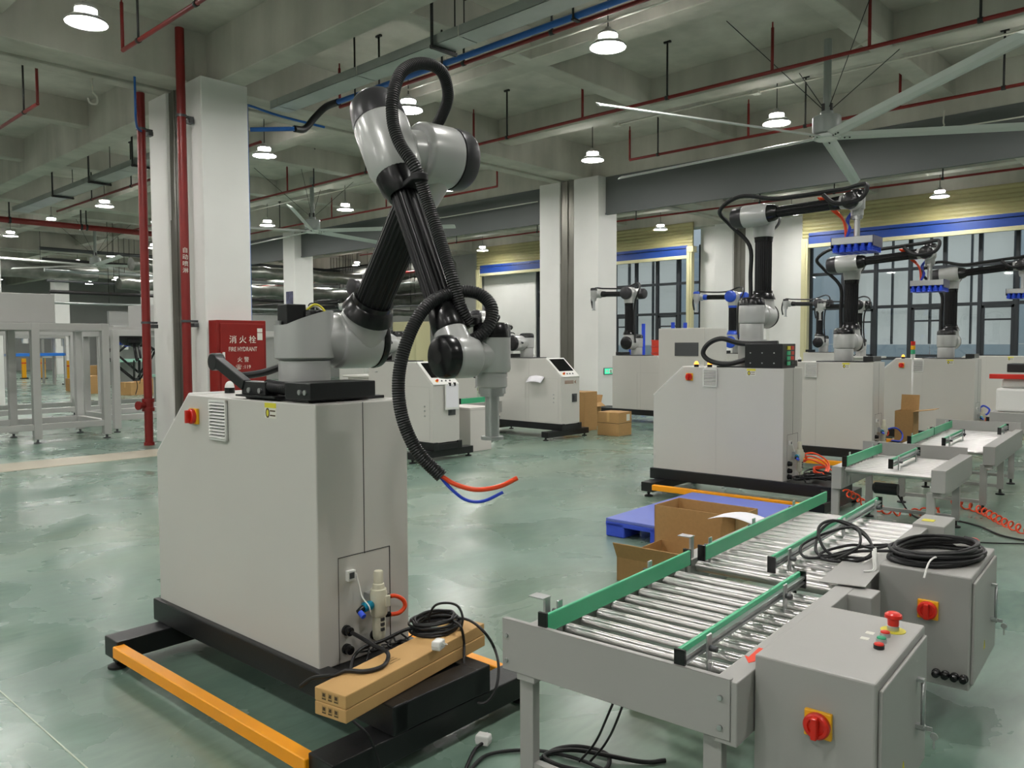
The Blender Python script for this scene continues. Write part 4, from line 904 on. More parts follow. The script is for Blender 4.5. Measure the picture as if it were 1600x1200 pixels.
def closed_box(loc, rz, size, lab, tape=True, sticker=False, split=False, m=None):
    w, d, h = size; q = thing('cardboard_box', lab, 'cardboard box', loc, rz, 'cardboard boxes'); m = m or CARD
    MB().box((0, 0, 0), (w, d, h)).build('carton', m, q, .005)
    if tape: MB().box((-.001, d / 2 - .025, h * .6), (w + .001, d / 2 + .025, h + .0015)).build('tape', CARDP, q)
    if split: MB().box((-.0012, -.0012, h * .53), (w + .0012, d + .0012, h * .55)).build('lid_seam', PRINT, q)
    if sticker: MB().box((w * .6, -.002, h * .62), (w * .85, 0, h * .9)).build('shipping_label', STICK_W, q)
    return q
# plastic pallet
pw, pd_, pa = 1.16, 1.0, math.radians(2.5)
pal = thing('plastic_pallet', 'blue plastic pallet on the floor behind the roller conveyors', 'pallet', (5.40, 2.93, 0), pa)
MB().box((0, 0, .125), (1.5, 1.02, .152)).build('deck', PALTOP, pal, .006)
for y in (0, .42, .84):
    for x in (0, .55, 1.1): MB().box((x, y + .0, 0), (x + (.36 if x > 1 else .26), y + .18, .126)).build('foot_block', PALBLUE, pal, .012)
MB().box((0, .0, .088), (.03, 1.02, .126)).build('edge_rim', PALBLUE, pal, .004)
bb = open_box((5.02, 2.60, .0), math.radians(2), (.36, .64, .41), 'open cardboard box leaning against the blue pallet with paper on it', flaps=[])
pc = VH(1152, 809, .43)
pp = MB().grid(lambda u, v: (pc.x - .11 + .22 * v + .03 * u, pc.y + .16 - .32 * u, .418 + .03 * math.sin(PI * u)), 8, 4).build('paper_sheet', PAPER); md = pp.modifiers.new('s', 'SOLIDIFY'); md.thickness = .0015
tag(pp, 'curved white paper sheet lying across the open cardboard box', 'paper')
open_box((4.42, 2.62, 0.0), math.radians(4), (.62, .52, .16), 'low open cardboard box on the floor between guide rail and pallet', flaps=[('x0', .12, 1.1)])
closed_box((3.05, 1.80, 0), math.radians(8), (.42, .30, .20), 'cardboard box on the floor under the nearest conveyor', tape=False)
# two long flat boxes on the near platform
def long_box(z, lab, rz):
    p = N(-.246, -.322, z); q = thing('long_carton', lab, 'cardboard box', (p.x, p.y, z), rz, 'long cartons on the platform')
    MB().box((0, -.155, 0), (.87, .0, .05)).build('carton', CARDP, q, .004)
    for k in range(3):
        y = -.048 - k * .030
        MB().box((-.001, y - .011, .012), (0, y + .011, .040)).build('print_icon', mat('carton_print', 'a98a58', .8), q)
        MB().prism([(y - .006, .024), (y + .006, .024), (y + (.003 if k == 1 else .006), .036), (y - .006, .036)], 'x', -.0018, -.001).build('print_mark', PRINT, q)
        MB().box((-.0016, y - .009, .014), (-.001, y + .009, .018)).build('print_text', PRINT, q)
    return q
ROT = YAW + math.radians(9.2)
q1 = long_box(.262, 'lower long flat carton on the near black platform', ROT - .004); q2 = long_box(.313, 'upper long flat carton carrying the coil of cable', ROT)
for k in range(3): MB().box((.30, -.062 - k * .016, .0502), (.36, -.070 - k * .016, .0508)).build('print_text', mat('carton_print', 'a98a58', .8), q2)
CT = .363
ck = VH(680, 983, CT)
coil(ck, .105, .085, 10, .0058, .055, 'cable_coil', 'coil of black cable on the long carton beside the air filter', seed=5, jit=.13)
dk = depth_of(ck)
k1 = [V(720, 985, dk - .02), V(723, 965, dk - .02), V(715, 947, dk), V(698, 942, dk), V(680, 946, dk), V(671, 962, dk), V(672, 978, dk)]
hose('cable_loop', 'upright black cable loop standing on the cable coil', 'cable', k1, .0052, BLACK_RUB)
df = depth_of(N(.5, -.545, .2))
k2 = [V(712, 965, dk + .03), V(735, 970, dk), V(757, 988, dk - .1), V(772, 1012, df + .16), V(779, 1040, df + .06), V(775, 1075, df), V(760, 1097, df - .02), V(742, 1096, df - .02), V(730, 1075, df), V(725, 1045, df + .03), V(725, 1005, df + .1), V(720, 980, dk - .1), V(708, 970, dk - .02)]
hose('hanging_cable', 'black cable looping from the coil down over the platform edge', 'cable', k2, .0062, BLACK_RUB)
g1 = N(.135, -.03, .39); d1_ = depth_of(g1)
k3 = [g1, V(565, 997, d1_ - .05), V(585, 1009, d1_ - .12), VH(604, 1018, CT + .03), VH(606, 1030, CT + .012), VH(596, 1042, CT + .010), VH(570, 1049, CT + .010), VH(540, 1048, CT + .010), VH(520, 1055, CT + .005), N(-.16, -.19, .33), N(-.17, -.12, .28)]
hose('power_cable', 'thick black cable bending from the cabinet gland over the carton', 'cable', k3, .0085, BLACK_RUB)
k4 = [N(.07, -.12, .275), N(.10, -.10, .31), N(.16, -.09, .33), N(.24, -.12, .345), N(.33, -.16, .375), ck + Vector((-.08, .02, .02))]
hose('signal_cable', 'black cable from the lower gland to the cable coil', 'cable', k4, .0075, BLACK_RUB)
k5 = [N(.262, -.068, .305), N(.33, -.09, .30), N(.42, -.11, .32), N(.48, -.13, .38), ck + Vector((-.06, .08, .03))]
hose('thin_cable', 'thin black cable sagging from the air filter to the coil', 'cable', k5, .0028, BLACK_RUB)
k6 = [N(-.19, -.47, .262), N(-.16, -.51, .22), N(-.13, -.515, .155), N(-.12, -.53, .10), N(-.12, -.55, .03), N(-.13, -.62, .01), N(-.15, -.8, .01)]
hose('drop_cable', 'black cable dropping from the cartons over the black beam', 'cable', k6, .0048, BLACK_RUB)
k7 = [N(.16 + .02 * i + .03 * math.sin(i * 2.2), -.07 - .035 * math.cos(i * 1.7), .275 + .035 * abs(math.sin(i * 1.3))) for i in range(14)]
hose('cable_bunch', 'bunch of thin black cables at the foot of the near cabinet', 'cable', k7, .0045, BLACK_RUB)
def plug(loc, lab, dirv, s=1.0):
    t = thing('power_plug', lab, 'plug', loc, dirv, 'white power plugs'); t.scale = (s, s, s)
    MB().prism([(-.03, -.022), (.03, -.022), (.034, .0), (.03, .022), (-.03, .022), (-.034, 0)], 'x', 0, .045).build('plug_body', WHITE_PL, t, .006)
    for y, a in ((-.012, .5), (.012, -.5), (0, 0)): MB().box((.045, y - .003, -.001 + .01 * (y == 0)), (.065, y + .003, .001 + .01 * (y == 0))).build('pin', ALU, t)
    return t
pq = VH(678, 1006, CT + .028); plug((pq.x, pq.y, pq.z), 'white plug resting on the long carton in front of the cable coil', YAW - 1.2, .85)
fp = VH(752, 1160, .03); pg = plug((fp.x, fp.y, .035), 'white three-pin plug lying on the floor by the conveyor leg', math.radians(20), .9)
# floor cables under the nearest conveyor
fl = [VH(758, 1158, .03), VH(740, 1175, .012), VH(725, 1215, .01), VH(760, 1180, .01), VH(830, 1172, .01), VH(900, 1185, .01), VH(960, 1210, .01)]
hose('floor_cable', 'black plug cable curling on the floor behind the conveyor leg', 'cable', fl, .007, BLACK_RUB)
fl = [VH(838, 1190, .01), VH(870, 1170, .012), VH(910, 1167, .02), VH(950, 1180, .012), VH(940, 1205, .01), VH(880, 1198, .012), VH(850, 1180, .02), VH(900, 1172, .03), VH(1000, 1190, .012), VH(1040, 1188, .01)]
hose('floor_cable', 'coiled black cable on the floor under the nearest conveyor', 'cable', fl, .0085, BLACK_RUB)
for k, (xa, lab) in enumerate(((945, 'left one of two thin cables dropping from the nearest conveyor'), (962, 'right one of two thin cables dropping from the nearest conveyor'))):
    hose('dropped_cable', lab, 'cable', [CV(.45 + .05 * k, .55, .50), VH(xa + 8, 1110, .30), VH(xa - 15, 1160, .10), VH(xa - 40, 1190, .012)], .0045, BLACK_RUB)
# orange coiled air hose on the floor at right
def spring(pts, R, r, per_m, name, lab, m):
    P = resample(catmull(pts, 12), .01); out = []; ph = 0
    for i, p in enumerate(P):
        t = (P[min(i + 1, len(P) - 1)] - P[max(i - 1, 0)]).normalized(); sx = Vector((-t.y, t.x, 0)).normalized(); ph += 2 * PI * per_m * .01
        out.append(p + sx * R * math.cos(ph) + Vector((0, 0, 1)) * R * (math.sin(ph) + 1))
    o = MB().tube(out, r, 7).build(name, m); return tag(o, lab, 'air hose', 'orange coiled hoses')
spring([VH(1345, 790, .0), VH(1400, 806, .0), VH(1470, 802, .0)], .032, .008, 9, 'coiled_air_hose', 'orange coiled air hose on the floor behind the second conveyor', ORANGE)
spring([VH(1486, 790, .0), VH(1530, 802, .0), VH(1575, 825, .0), VH(1640, 850, .0)], .034, .008, 9, 'coiled_air_hose', 'orange coiled air hose stretched out to the right edge', ORANGE)
spring([VH(1322, 775, .22), VH(1338, 782, .12), VH(1356, 796, .0)], .03, .007, 6, 'coiled_air_hose', 'short orange hose coil at the foot of the second robot cabinet', ORANGE)
hose('floor_cable', 'black cable along the floor at the right edge', 'cable', [VH(1490, 812, .01), VH(1530, 822, .01), VH(1570, 838, .01), VH(1640, 850, .01)], .008, BLACK_RUB)
hose('floor_cable', 'thinner black cable crossing the floor below the orange hose', 'cable', [VH(1490, 842, .01), VH(1540, 848, .01), VH(1640, 850, .01)], .006, BLACK_RUB)
hose('motor_cable', 'black cable hanging from the short conveyor motor to the floor', 'cable', [local_to_world((6.6, 1.74, 0), CYAW, 1, (.5, .5, .36)), VH(1400, 770, .2), VH(1420, 800, .03), VH(1440, 812, .01)], .008, BLACK_RUB)
# ------------------------------------------------------------------ accessories of the other stations
def arm_pt(a, k, loc, yaw): return local_to_world(loc, yaw, 1, a['pts'][k])
def arm_hose(a, loc, yaw, lab, r=.022, up=.16):
    P = a['pts']; L = lambda x, y, z: local_to_world(loc, yaw, 1, (x, y, z)); p1, p2, p3, h2, p4, p5 = [Vector(p) for p in P]
    b = (p4 - h2).normalized(); pts = []
    pts += [L(p2.x - .02, p2.y + .12, p2.z + .02), L(p2.x - .02, p2.y + .13, p2.z + .4), L(p3.x - .05, p3.y + .13, p3.z - .28), L(p3.x - .12, p3.y + .32, p3.z - .05), L(h2.x - .05, h2.y + .36, h2.z + .08), L(h2.x - .05, h2.y + .14, h2.z + .2), L(h2.x - .03, h2.y - .2, h2.z + .14)]
    for q in (.5, .8, .95): v = h2.lerp(p4, q); pts.append(L(v.x - .02, v.y, v.z + .12))
    pts += [L(p4.x - .05, p4.y - .14, p4.z + .13), L(p4.x - .08, p4.y - .1, p4.z - .0), L(p4.x - .08, p4.y + .12, p4.z - .02), L(p4.x - .05, p4.y + .25, p4.z + .08)]
    return hose('dress_hose', lab, 'hose', pts, r, BLACK_RUB, 6, 8, 'robot dress hoses')
arm_hose(R2a, l2, y2, 'black dress hose along the tall robot arm at right')
arm_hose(R3a, l3, y3, 'black dress hose along the second robot arm at right')
arm_hose(R4a, l4, y4, 'black dress hose along the robot arm at the right edge')
def tool_tubes(a, loc, yaw, lab1, lab2):
    P = a['pts']; p4, p5 = Vector(P[4]), Vector(P[5]); L = lambda x, y, z: local_to_world(loc, yaw, 1, (x, y, z)); zb = p5.z - .32
    t = thing('tool_air_tubes', lab1, 'air tube', (0, 0, 0), 0, 'gripper air tubes')
    for k in range(4):
        MB().tube(catmull([L(p4.x - .05, p4.y + .30 - .02 * k, p4.z + .06), L(p5.x - .05, p5.y + .22 - .012 * k, p5.z - .05), L(p5.x - .02 + .012 * k, p5.y + .12, p5.z - .16), L(p5.x + .02 * k, p5.y + .10, zb - .02)], 6), .009, 7).build('orange_tube', ORANGE, t)
    for k in range(3):
        MB().tube(catmull([L(p5.x, p5.y + .05, p5.z - .07), L(p5.x + .01 * k, p5.y + .10 - .01 * k, p5.z - .15), L(p5.x - .02, p5.y + .05 + .01 * k, p5.z - .24), L(p5.x - .02 * k, p5.y + .10, zb - .02)], 6), .006, 6).build('blue_tube', BLUEHOSE, t)
tool_tubes(R2a, l2, y2, 'orange and blue air tubes feeding the tall robot gripper', '')
tool_tubes(R3a, l3, y3, 'orange and blue air tubes feeding the second robot gripper', '')
# black connector housing with coloured sockets on the second cabinet
bxo = thing('connector_housing', 'black connector housing with coloured sockets on top of the cabinet with orange beacons', 'housing', (R2c.location.x, R2c.location.y, CZ1), math.radians(3.0))
MB().box((.0, .02, .0), (.34, .40, .24)).build('housing_body', BLACK, bxo, .005)
for k, (m1, m2) in enumerate(((GREEN, BLACK_GLOSS), (GREEN, REDPL), (GREEN, REDPL), (STICK_Y, REDPL))):
    for q, m in enumerate((m1, m2)):
        MB().box((.12 + q * .09, .01, .03 + k * .05), (.19 + q * .09, .02, .066 + k * .05)).build('socket', m, bxo)
for y in (.10, .22, .34):
    for z in (.05, .15): MB().cyl((.0, y, z), (-.006, y, z), .007, n=8).build('screw', ALU, bxo)
lw = lambda x, y, z: local_to_world((R2c.location.x, R2c.location.y, 0), math.radians(3.0), 1, (x, y, z))
hose('looped_cable', 'thick black cable looping in front of the blue robot, on the cabinet with orange beacons', 'cable', [lw(.10, .10, 1.60), lw(.05, .45, 1.60), lw(.03, .66, 1.65), lw(.02, .80, 1.60), lw(.02, .86, 1.50), lw(.03, .78, 1.42), lw(.05, .60, 1.395), lw(.10, .42, 1.44)], .026, BLACK_RUB)
# orange hose bundle at the second cabinet's air unit
for k in range(3):
    hose('air_hose', ['outer', 'middle', 'inner'][k] + ' loop of orange air hose beside the second cabinet air filter', 'air hose', [lw(.33, -.07, .50 - .03 * k), lw(.46 - .03 * k, -.14, .50 - .03 * k), lw(.50 - .03 * k, -.26, .42 - .02 * k), lw(.38, -.30 + .02 * k, .33), lw(.30, -.22, .30 + .02 * k), lw(.40, -.16, .33 + .02 * k), lw(.52, -.24, .36), lw(.50, -.36, .30)], .008, ORANGE, 6, 8, 'orange air hose loops')
# stuff lying on the platforms
for (c, lab) in ((R2c, 'tangle of black cables on the black platform before the cabinet with orange beacons'), (R3c, 'tangle of black cables at the foot of the second grey cabinet')):
    rn = random.Random(3); w = lambda x, y, z: local_to_world((c.location.x, c.location.y, 0), math.radians(3), 1, (x, y, z))
    hose('cable_tangle', lab, 'cable', [w(rn.uniform(.0, .46), rn.uniform(-.42, -.08), rn.uniform(.275, .34)) for i in range(26)], .009, BLACK_RUB, 5, 6)
hose('blue_air_hose', 'blue air hose curl beside the second grey cabinet', 'air hose', [local_to_world((10.3, 3.5, 0), .05, 1, p) for p in ((.30, -.07, .5), (.42, -.16, .52), (.5, -.22, .44), (.42, -.22, .36), (.32, -.14, .37))], .010, BLUEHOSE)
open_box((10.95, 3.22, .262), math.radians(3), (.28, .22, .46), 'open cardboard box standing at the foot of the second grey cabinet', flaps=[('y0', .24, .15), ('x1', .2, 1.4)])
# clipboard on the M1 console edge, paper on M2
p = local_to_world((M1c.location.x, M1c.location.y, 0), PI, 1, (.17, CL + .004, .70))
cbd = thing('clipboard', 'white clipboard with paper hanging below the tilted console', 'clipboard', (p.x - .12, p.y - .03, .70)); 
MB().box((0, .0, 0), (.25, .012, .36)).build('board', WHITE_PL, cbd, .004)
MB().box((.012, -.003, .03), (.236, 0, .345)).build('paper', PAPER, cbd)
for x in (.07, .16): MB().box((x, -.012, .33), (x + .025, .016, .375)).build('clip', BLACK, cbd)
pm = MB().grid(lambda u, v: (M2c.location.x - CW - .004 - .10 * v, M2c.location.y - .72 - .34 * u, 1.045 - .10 * v + .02 * math.sin(PI * u)), 6, 3).build('notice_paper', PAPER); md = pm.modifiers.new('s', 'SOLIDIFY'); md.thickness = .002
tag(pm, 'white paper sheet sticking out from the side of the cabinet before the middle column', 'paper')
MB().prism([(.10, .93), (.14, .96), (.10, .99), (.115, .96)], 'y', CL, CL + .003).build('arrow_logo', mat('logo_brown', '8a5a33', .5), M2c)
for k in range(3): MB().box((.17, CL, .935 + .02 * k), (.40, CL + .003, .945 + .02 * k)).build('logo_bar', mat('logo_brown', '8a5a33', .5), M2c)
# cartons by the middle column
closed_box((11.30, 8.06, 0), math.radians(3), (.42, .44, .41), 'brown carton with white label on the floor before the right grey cabinet', sticker=True, split=True)
closed_box((11.55, 9.0, 0), math.radians(2), (.40, .50, .72), 'tall cardboard box standing right of the cabinet with tilted screen', tape=False)
open_box((12.15, 9.4, 0), math.radians(5), (.50, .45, .46), 'open cardboard box behind the tall one at the foot of the middle column', flaps=[('x1', .15, 1.2), ('y0', .12, -.6)])
wb = thing('white_storage_box', 'plain white box on the floor between two consoles', 'box', (8.20, 8.53, 0), math.radians(1)); MB().box((0, 0, 0), (.45, .62, .66)).build('box_body', mat('white_box', 'd2cdc8', .5), wb, .006); MB().box((-.001, -.001, .62), (.451, .621, .622)).build('lid_seam', STEELD, wb)
# small far roller conveyor between the consoles
fc = conveyor((9.1, 9.6), .95, 'small roller conveyor with green rail seen between the two consoles', near_plate=False, pitch=.1)
guide_rail(fc, 0, .9, .10, .60, .70, (.2, .7), -1)

# ------------------------------------------------------------------ further robots before the glazing (smaller)
BLUEJ = mat('blue_joint_cap', '2550c4', .35)
def far_robot(loc, yaw, lab_a, lab_s, alpha, gamma, s, capm, tool='post', stand=1.0):
    t = thing('robot_stand', lab_s, 'stand', (loc[0], loc[1], 0), yaw, 'small robot stands')
    MB().box((-.35, -.35, .1), (.35, .35, stand - .04)).build('stand_body', CAB, t, .01); MB().box((-.42, -.42, .0), (.42, .42, .1)).build('plinth', BLACK, t, .01); MB().box((-.40, -.45, stand - .04), (.40, .45, stand)).build('top_plate', CAB, t, .006)
    r = robot_arm((loc[0], loc[1], stand), yaw, lab_a, alpha, gamma, s, cap=capm, capj=capm, tool=tool, toolL=.2)
    arm_hose2(r, (loc[0], loc[1], stand), yaw, s, 'thin hose on the ' + lab_a)
    return r
def arm_hose2(a, loc, yaw, s, lab):
    p1, p2, p3, h2, p4, p5 = [Vector(p) for p in a['pts']]; L = lambda x, y, z: local_to_world(loc, yaw, s, (x, y, z))
    u = (p3 - p2).normalized(); f = (p4 - h2).normalized(); n1 = Vector((0, 1, 0)); n2 = Vector((0, 0, 1)) if abs(f.z) < .8 else Vector((0, 1, 0))
    pts = [L(*(p2 + n1 * .16)), L(*(p2.lerp(p3, .4) + n1 * .12)), L(*(p2.lerp(p3, .8) + n1 * .14)), L(*(p3 + n1 * .26 + n2 * .1)), L(*(h2 + n2 * .22 + n1 * .05)), L(*(h2.lerp(p4, .3) + n2 * .12)), L(*(h2.lerp(p4, .85) + n2 * .12)), L(*(p4 + n2 * .12 + f * .1)), L(*(p4 + f * .18 - n2 * .1)), L(*(p4 + f * .15 - n2 * .3))]
    return hose('dress_hose', lab, 'hose', pts, .018 * s, BLACK_RUB, 5, 6, 'robot dress hoses')
far_robot((18.6, 6.6), PI + .1, 'slim robot arm just left of the second gripper robot', 'grey stand beside the slim robot arms before the glazing', 0, math.radians(90), .9, BLACK_GLOSS, stand=1.3)
far_robot((14.8, 13.9), PI, 'small robot before the pale wall left of the middle column', 'small stand left of the middle column', math.radians(5), math.radians(120), .5, BLACK_GLOSS, stand=1.35)
far_robot((13.2, 14.2), 0, 'small tilted robot arm behind the near robot wrist', 'small stand behind the near robot wrist', math.radians(-25), math.radians(140), .5, BLACK_GLOSS, stand=1.3)
far_robot((13.0, 18.0), 0.6, 'robot raised high behind the near upper arm', 'stand far behind the near upper arm', math.radians(-20), math.radians(-92), .95, BLACK_GLOSS, stand=1.5)
far_robot((9.8, 13.0), 0.2, 'black and white robot arm behind the corrugated hose', 'stand behind the corrugated hose', math.radians(40), math.radians(160), .7, BLACK_GLOSS, stand=1.0)
M4h = arm_hose2(M4a, lm4, ym4, 1.06, 'thin black hose on the blue-capped robot')
M5h = arm_hose2(M5a, lm5, ym5, 1, 'thin black hose on the black-capped robot right of the tall robot')
M3h = arm_hose2(M3a, lm3, ym3, 1, 'black dress hose hanging at the robot right of the middle column')
M1h = arm_hose2(M1a, lm1, ym1, 1, 'black dress hose on the folded robot behind the near shoulder')
M2h = arm_hose2(M2a, lm2, ym2, 1, 'black dress hose on the low folded robot before the middle column')
# blue rack with red crates behind the M3 robot
rk = thing('storage_rack', 'blue steel rack with shelves behind the robot right of the middle column', 'rack', (17.8, 11.0, 0))
for x in (0, .6):
    for y in (0, 1.3): MB().box((x, y, 0), (x + .07, y + .07, 2.15)).build('upright', BLUEPL, rk)
for z in (.4, 1.15): MB().box((0, 0, z), (.67, 1.37, z + .05)).build('shelf', BLUEPL, rk)
for k in range(3):
    q = thing('storage_crate', ['lowest', 'middle', 'topmost'][k] + ' red-orange crate of the stack on the blue rack', 'crate', (17.72, 11.05, 1.21 + k * .165), 0, 'red crates')
    MB().box((0, 0, 0), (.5, .55, .14)).box((-.02, -.02, .14), (.52, .57, .16)).build('crate_body', mat('crate_red', 'e0432a', .45), q, .006)
# grey machine housing right of the rack
mh = thing('machine_housing', 'grey sheet metal machine housing behind the cabinet with orange beacons', 'machine', (12.6, 7.15, 0), 0)
MB().box((0, 0, .3), (.8, .95, 1.88)).build('housing', CAB, mh, .01); MB().box((-.01, .12, 1.38), (0, .6, 1.62)).build('window', STEELD, mh)
for x in (0.05, .68):
    for y in (.05, .82): MB().box((x, y, 0), (x + .06, y + .06, .3)).build('leg', CONV_GREY, mh)
# signal tower near the second cabinet
sg = thing('signal_tower', 'small red green white signal tower between two right-hand cabinets', 'signal lamp', (11.9, 3.52, 1.357))
MB().cyl((0, 0, -1.36), (0, 0, .03), .012, n=8).build('pole', WHITE_PL, sg)
for k, m in enumerate((WHITE_PL, GREEN, YELPL, REDPL)): MB().cyl((0, 0, .03 + k * .06), (0, 0, .085 + k * .06), .03, n=14).build('lens', m, sg)
# machine at the right edge: white casing, red bar, posts
me_ = thing('packing_machine', 'white machine with red bar and dark rollers at the right edge', 'machine', (11.6, 1.9, 0), math.radians(3))
MB().box((.1, -1.0, .72), (.8, .55, 1.02)).build('white_casing', WHITE_PL, me_, .03); MB().box((.15, -1.0, 1.02), (.7, .5, 1.14)).build('upper_casing', WHITE_PL, me_, .03)
MB().box((.05, -1.0, 1.14), (.13, .62, 1.2)).build('red_bar', REDPL, me_, .006)
for y in (-.6, .05): MB().box((.0, y, 0), (.07, y + .07, 1.22)).build('post', STEELD, me_, .006)
MB().prism([(.25, 1.2), (-.15, 1.22), (-.4, 1.45), (-.55, 2.1), (-.9, 2.1), (-.9, 1.2)], 'x', .3, .55).build('arm_casing', mat('pale_green_casing', 'b9c6c0', .4), me_, .03)
MB().cyl((.2, -.1, 1.36), (.65, -.1, 1.36), .11, n=20).build('motor', BLACK, me_); MB().box((.2, .1, 1.22), (.6, .45, 1.33)).build('drive_block', BLACK, me_, .01)
MB().box((.0, -1.0, .45), (.9, .6, .72)).build('bed', CONV_GREY, me_, .01)
hose('blue_air_hose', 'blue air hose curl beside the white machine at right', 'air hose', [V(1528, 640, 12.4), V(1540, 648, 12.3), V(1546, 640, 12.3), V(1536, 634, 12.4), V(1530, 642, 12.4)], .014, BLUEHOSE)

# ------------------------------------------------------------------ left: steel frame tables with delta robots
FRAME = mat('light_frame_paint', 'b4b4b1', .4, var=.03, scale=2)
def frame_table(x0, x1, y0, y1, h, lab, posts=(), low=.22):
    t = thing('frame_table', lab, 'frame', (0, 0, 0), 0, 'grey steel frames'); w = .12
    for x in (x0, x1) + tuple(posts):
        for y in (y0, y1):
            l = MB().box((x - w / 2, y - w / 2, .07), (x + w / 2, y + w / 2, h)).build('post', FRAME, t, .006)
            MB().lathe((x, y, 0), (0, 0, 1), [(0, .06), (.015, .06), (.025, .02), (.075, .018)], 14).build('levelling_foot', STEELD, l)
    for y in (y0, y1):
        MB().box((x0, y - w / 2 + .002, h - w), (x1, y + w / 2 - .002, h - .002)).build('rail', FRAME, t, .006)
        MB().box((x0, y - .05, low), (x1, y + .05, low + .1)).build('lower_rail', FRAME, t, .006)
    for x in (x0, x1):
        MB().box((x - w / 2 + .002, y0, h - w - .002), (x + w / 2 - .002, y1, h - .004)).build('rail', FRAME, t, .006)
        MB().box((x - .05, y0, low + .001), (x + .05, y1, low + .099)).build('lower_rail', FRAME, t, .006)
    return t
frame_table(1.0, 5.28, 14.6, 15.9, 1.98, 'near grey steel machine frame at the left edge', posts=(4.2, 2.6))
frame_table(2.4, 8.6, 18.2, 19.9, 1.95, 'third grey steel frame standing behind the near frames at left', posts=(4.4, 6.5))
frame_table(5.75, 9.5, 15.4, 16.9, 1.90, 'second grey steel machine frame behind the left red riser', posts=(7.4,))
hb = thing('hood_box', 'grey sheet metal hood on the frame at the left edge', 'hood', (2.2, 14.7, 1.98)); MB().box((0, 0, 0), (2.35, 1.2, .48)).build('hood_body', FRAME, hb, .01)
hb2 = thing('electric_box', 'grey electrical box with louvre on the frame beside the left red riser', 'electrical box', (6.35, 15.5, 1.90)); MB().prism([(0, 0), (.75, 0), (.75, .12), (.45, .48), (0, .48)], 'y', 0, .8).build('box_body', FRAME, hb2, .01); MB().box((.2, -.01, .18), (.33, 0, .4)).build('louvre', WHITE_PL, hb2)
def delta(loc, lab, s=1.0):
    t = thing('delta_robot', lab, 'robot', loc, 0.3, 'hanging delta robots'); t.scale = (s, s, s)
    MB().cyl((0, 0, -.05), (0, 0, .16), .05, n=12).box((-.06, -1.0, .08), (.06, 1.0, .16)).build('mounting_beam', FRAME, t)
    MB().lathe((0, 0, 0), (0, 0, -1), [(0, .28), (.06, .28), (.14, .2), (.2, .12)], 18).build('head', BLACK, t)
    e = Vector((.08, .0, -.85))
    for k in range(3):
        a = 2 * PI * k / 3; c, n = math.cos(a), math.sin(a); sh_ = Vector((.22 * c, .22 * n, -.12)); el = Vector((.52 * c, .52 * n, -.28 - .1 * k))
        MB().cyl(sh_, el, .035, .025, 10).build('upper_link', BLACK, t)
        MB().cyl(sh_ - Vector((-n, c, 0)) * .1, sh_ + Vector((-n, c, 0)) * .1, .07, n=14).build('motor', BLUEPL if k == 1 else BLACK, t)
        for q in (-.05, .05):
            o_ = Vector((-n, c, 0)) * q; MB().cyl(el + o_, e + o_ + Vector((c, n, 0)) * .05, .014, n=8).build('rod', BLACK_GLOSS, t)
    MB().cyl(e + Vector((0, 0, -.03)), e + Vector((0, 0, .03)), .07, n=14).build('platform', STEELD, t)
    MB().tube(catmull([e, e + Vector((.02, 0, -.15)), e + Vector((-.02, .01, -.3))], 4), .008, 6).build('vacuum_tube', BLACK_RUB, t)
    return t
delta((6.25, 15.9, 1.80), 'black delta robot hanging under the frame beside the left red riser', 1.0)
delta((2.6, 15.2, 1.85), 'black delta robot under the frame at the left edge', .9)
delta((3.6, 19.05, 1.75), 'farther delta robot between the frame posts at left', .9)
delta((7.6, 19.05, 1.75), 'farther delta robot behind the front white column base', .9)
# far stations at left: yellow safety posts, blue trays, cartons on the floor
def safety_post(x, y, lab):
    t = thing('safety_post', lab, 'post', (x, y, 0), 0, 'yellow safety posts'); MB().box((-.09, -.07, .05), (.09, .07, 1.0)).build('post', YELPL, t, .01); MB().box((-.16, -.12, 0), (.16, .12, .05)).build('foot', BLACK, t); MB().box((-.092, -.072, .75), (.092, .072, .80)).build('band', REDPL, t)
for i, (a, b) in enumerate(((20, 593), (38, 592), (68, 592), (105, 601))):
    q = VH(a, b, 0); safety_post(q.x, q.y, ['leftmost yellow safety post seen through the steel frame', 'second yellow safety post from the left edge', 'third yellow safety post from the left, between frame posts', 'nearest yellow safety post, right of the middle frame post'][i])
for i, (a, b, w, d, h, lab) in enumerate(((112, 612, .7, .6, .45, 'brown carton on the floor behind the frame posts at left'), (136, 616, .6, .6, .6, 'brown carton beside the right frame post at left'), (205, 618, .9, .5, .42, 'low carton on the floor left of the red riser'), (152, 602, .7, .6, .8, 'tall carton behind the other cartons at left'), (234, 616, .5, .5, .5, 'carton close to the left red riser coupling'))):
    q = VH(a, b, 0); closed_box((q.x, q.y, 0), .2 * i, (w, d, h), lab)
ft = thing('work_table', 'pale green topped table behind the delta robot at left', 'table', (8.2, 19.0, 0)); MB().box((0, 0, .84), (2.0, .8, .9)).build('table_top', mat('pale_green_top', '9fd0bd', .4), ft, .006)
for x in (.05, 1.9):
    for y in (.05, .7): MB().box((x, y, 0), (x + .06, y + .06, .84)).build('leg', FRAME, ft)
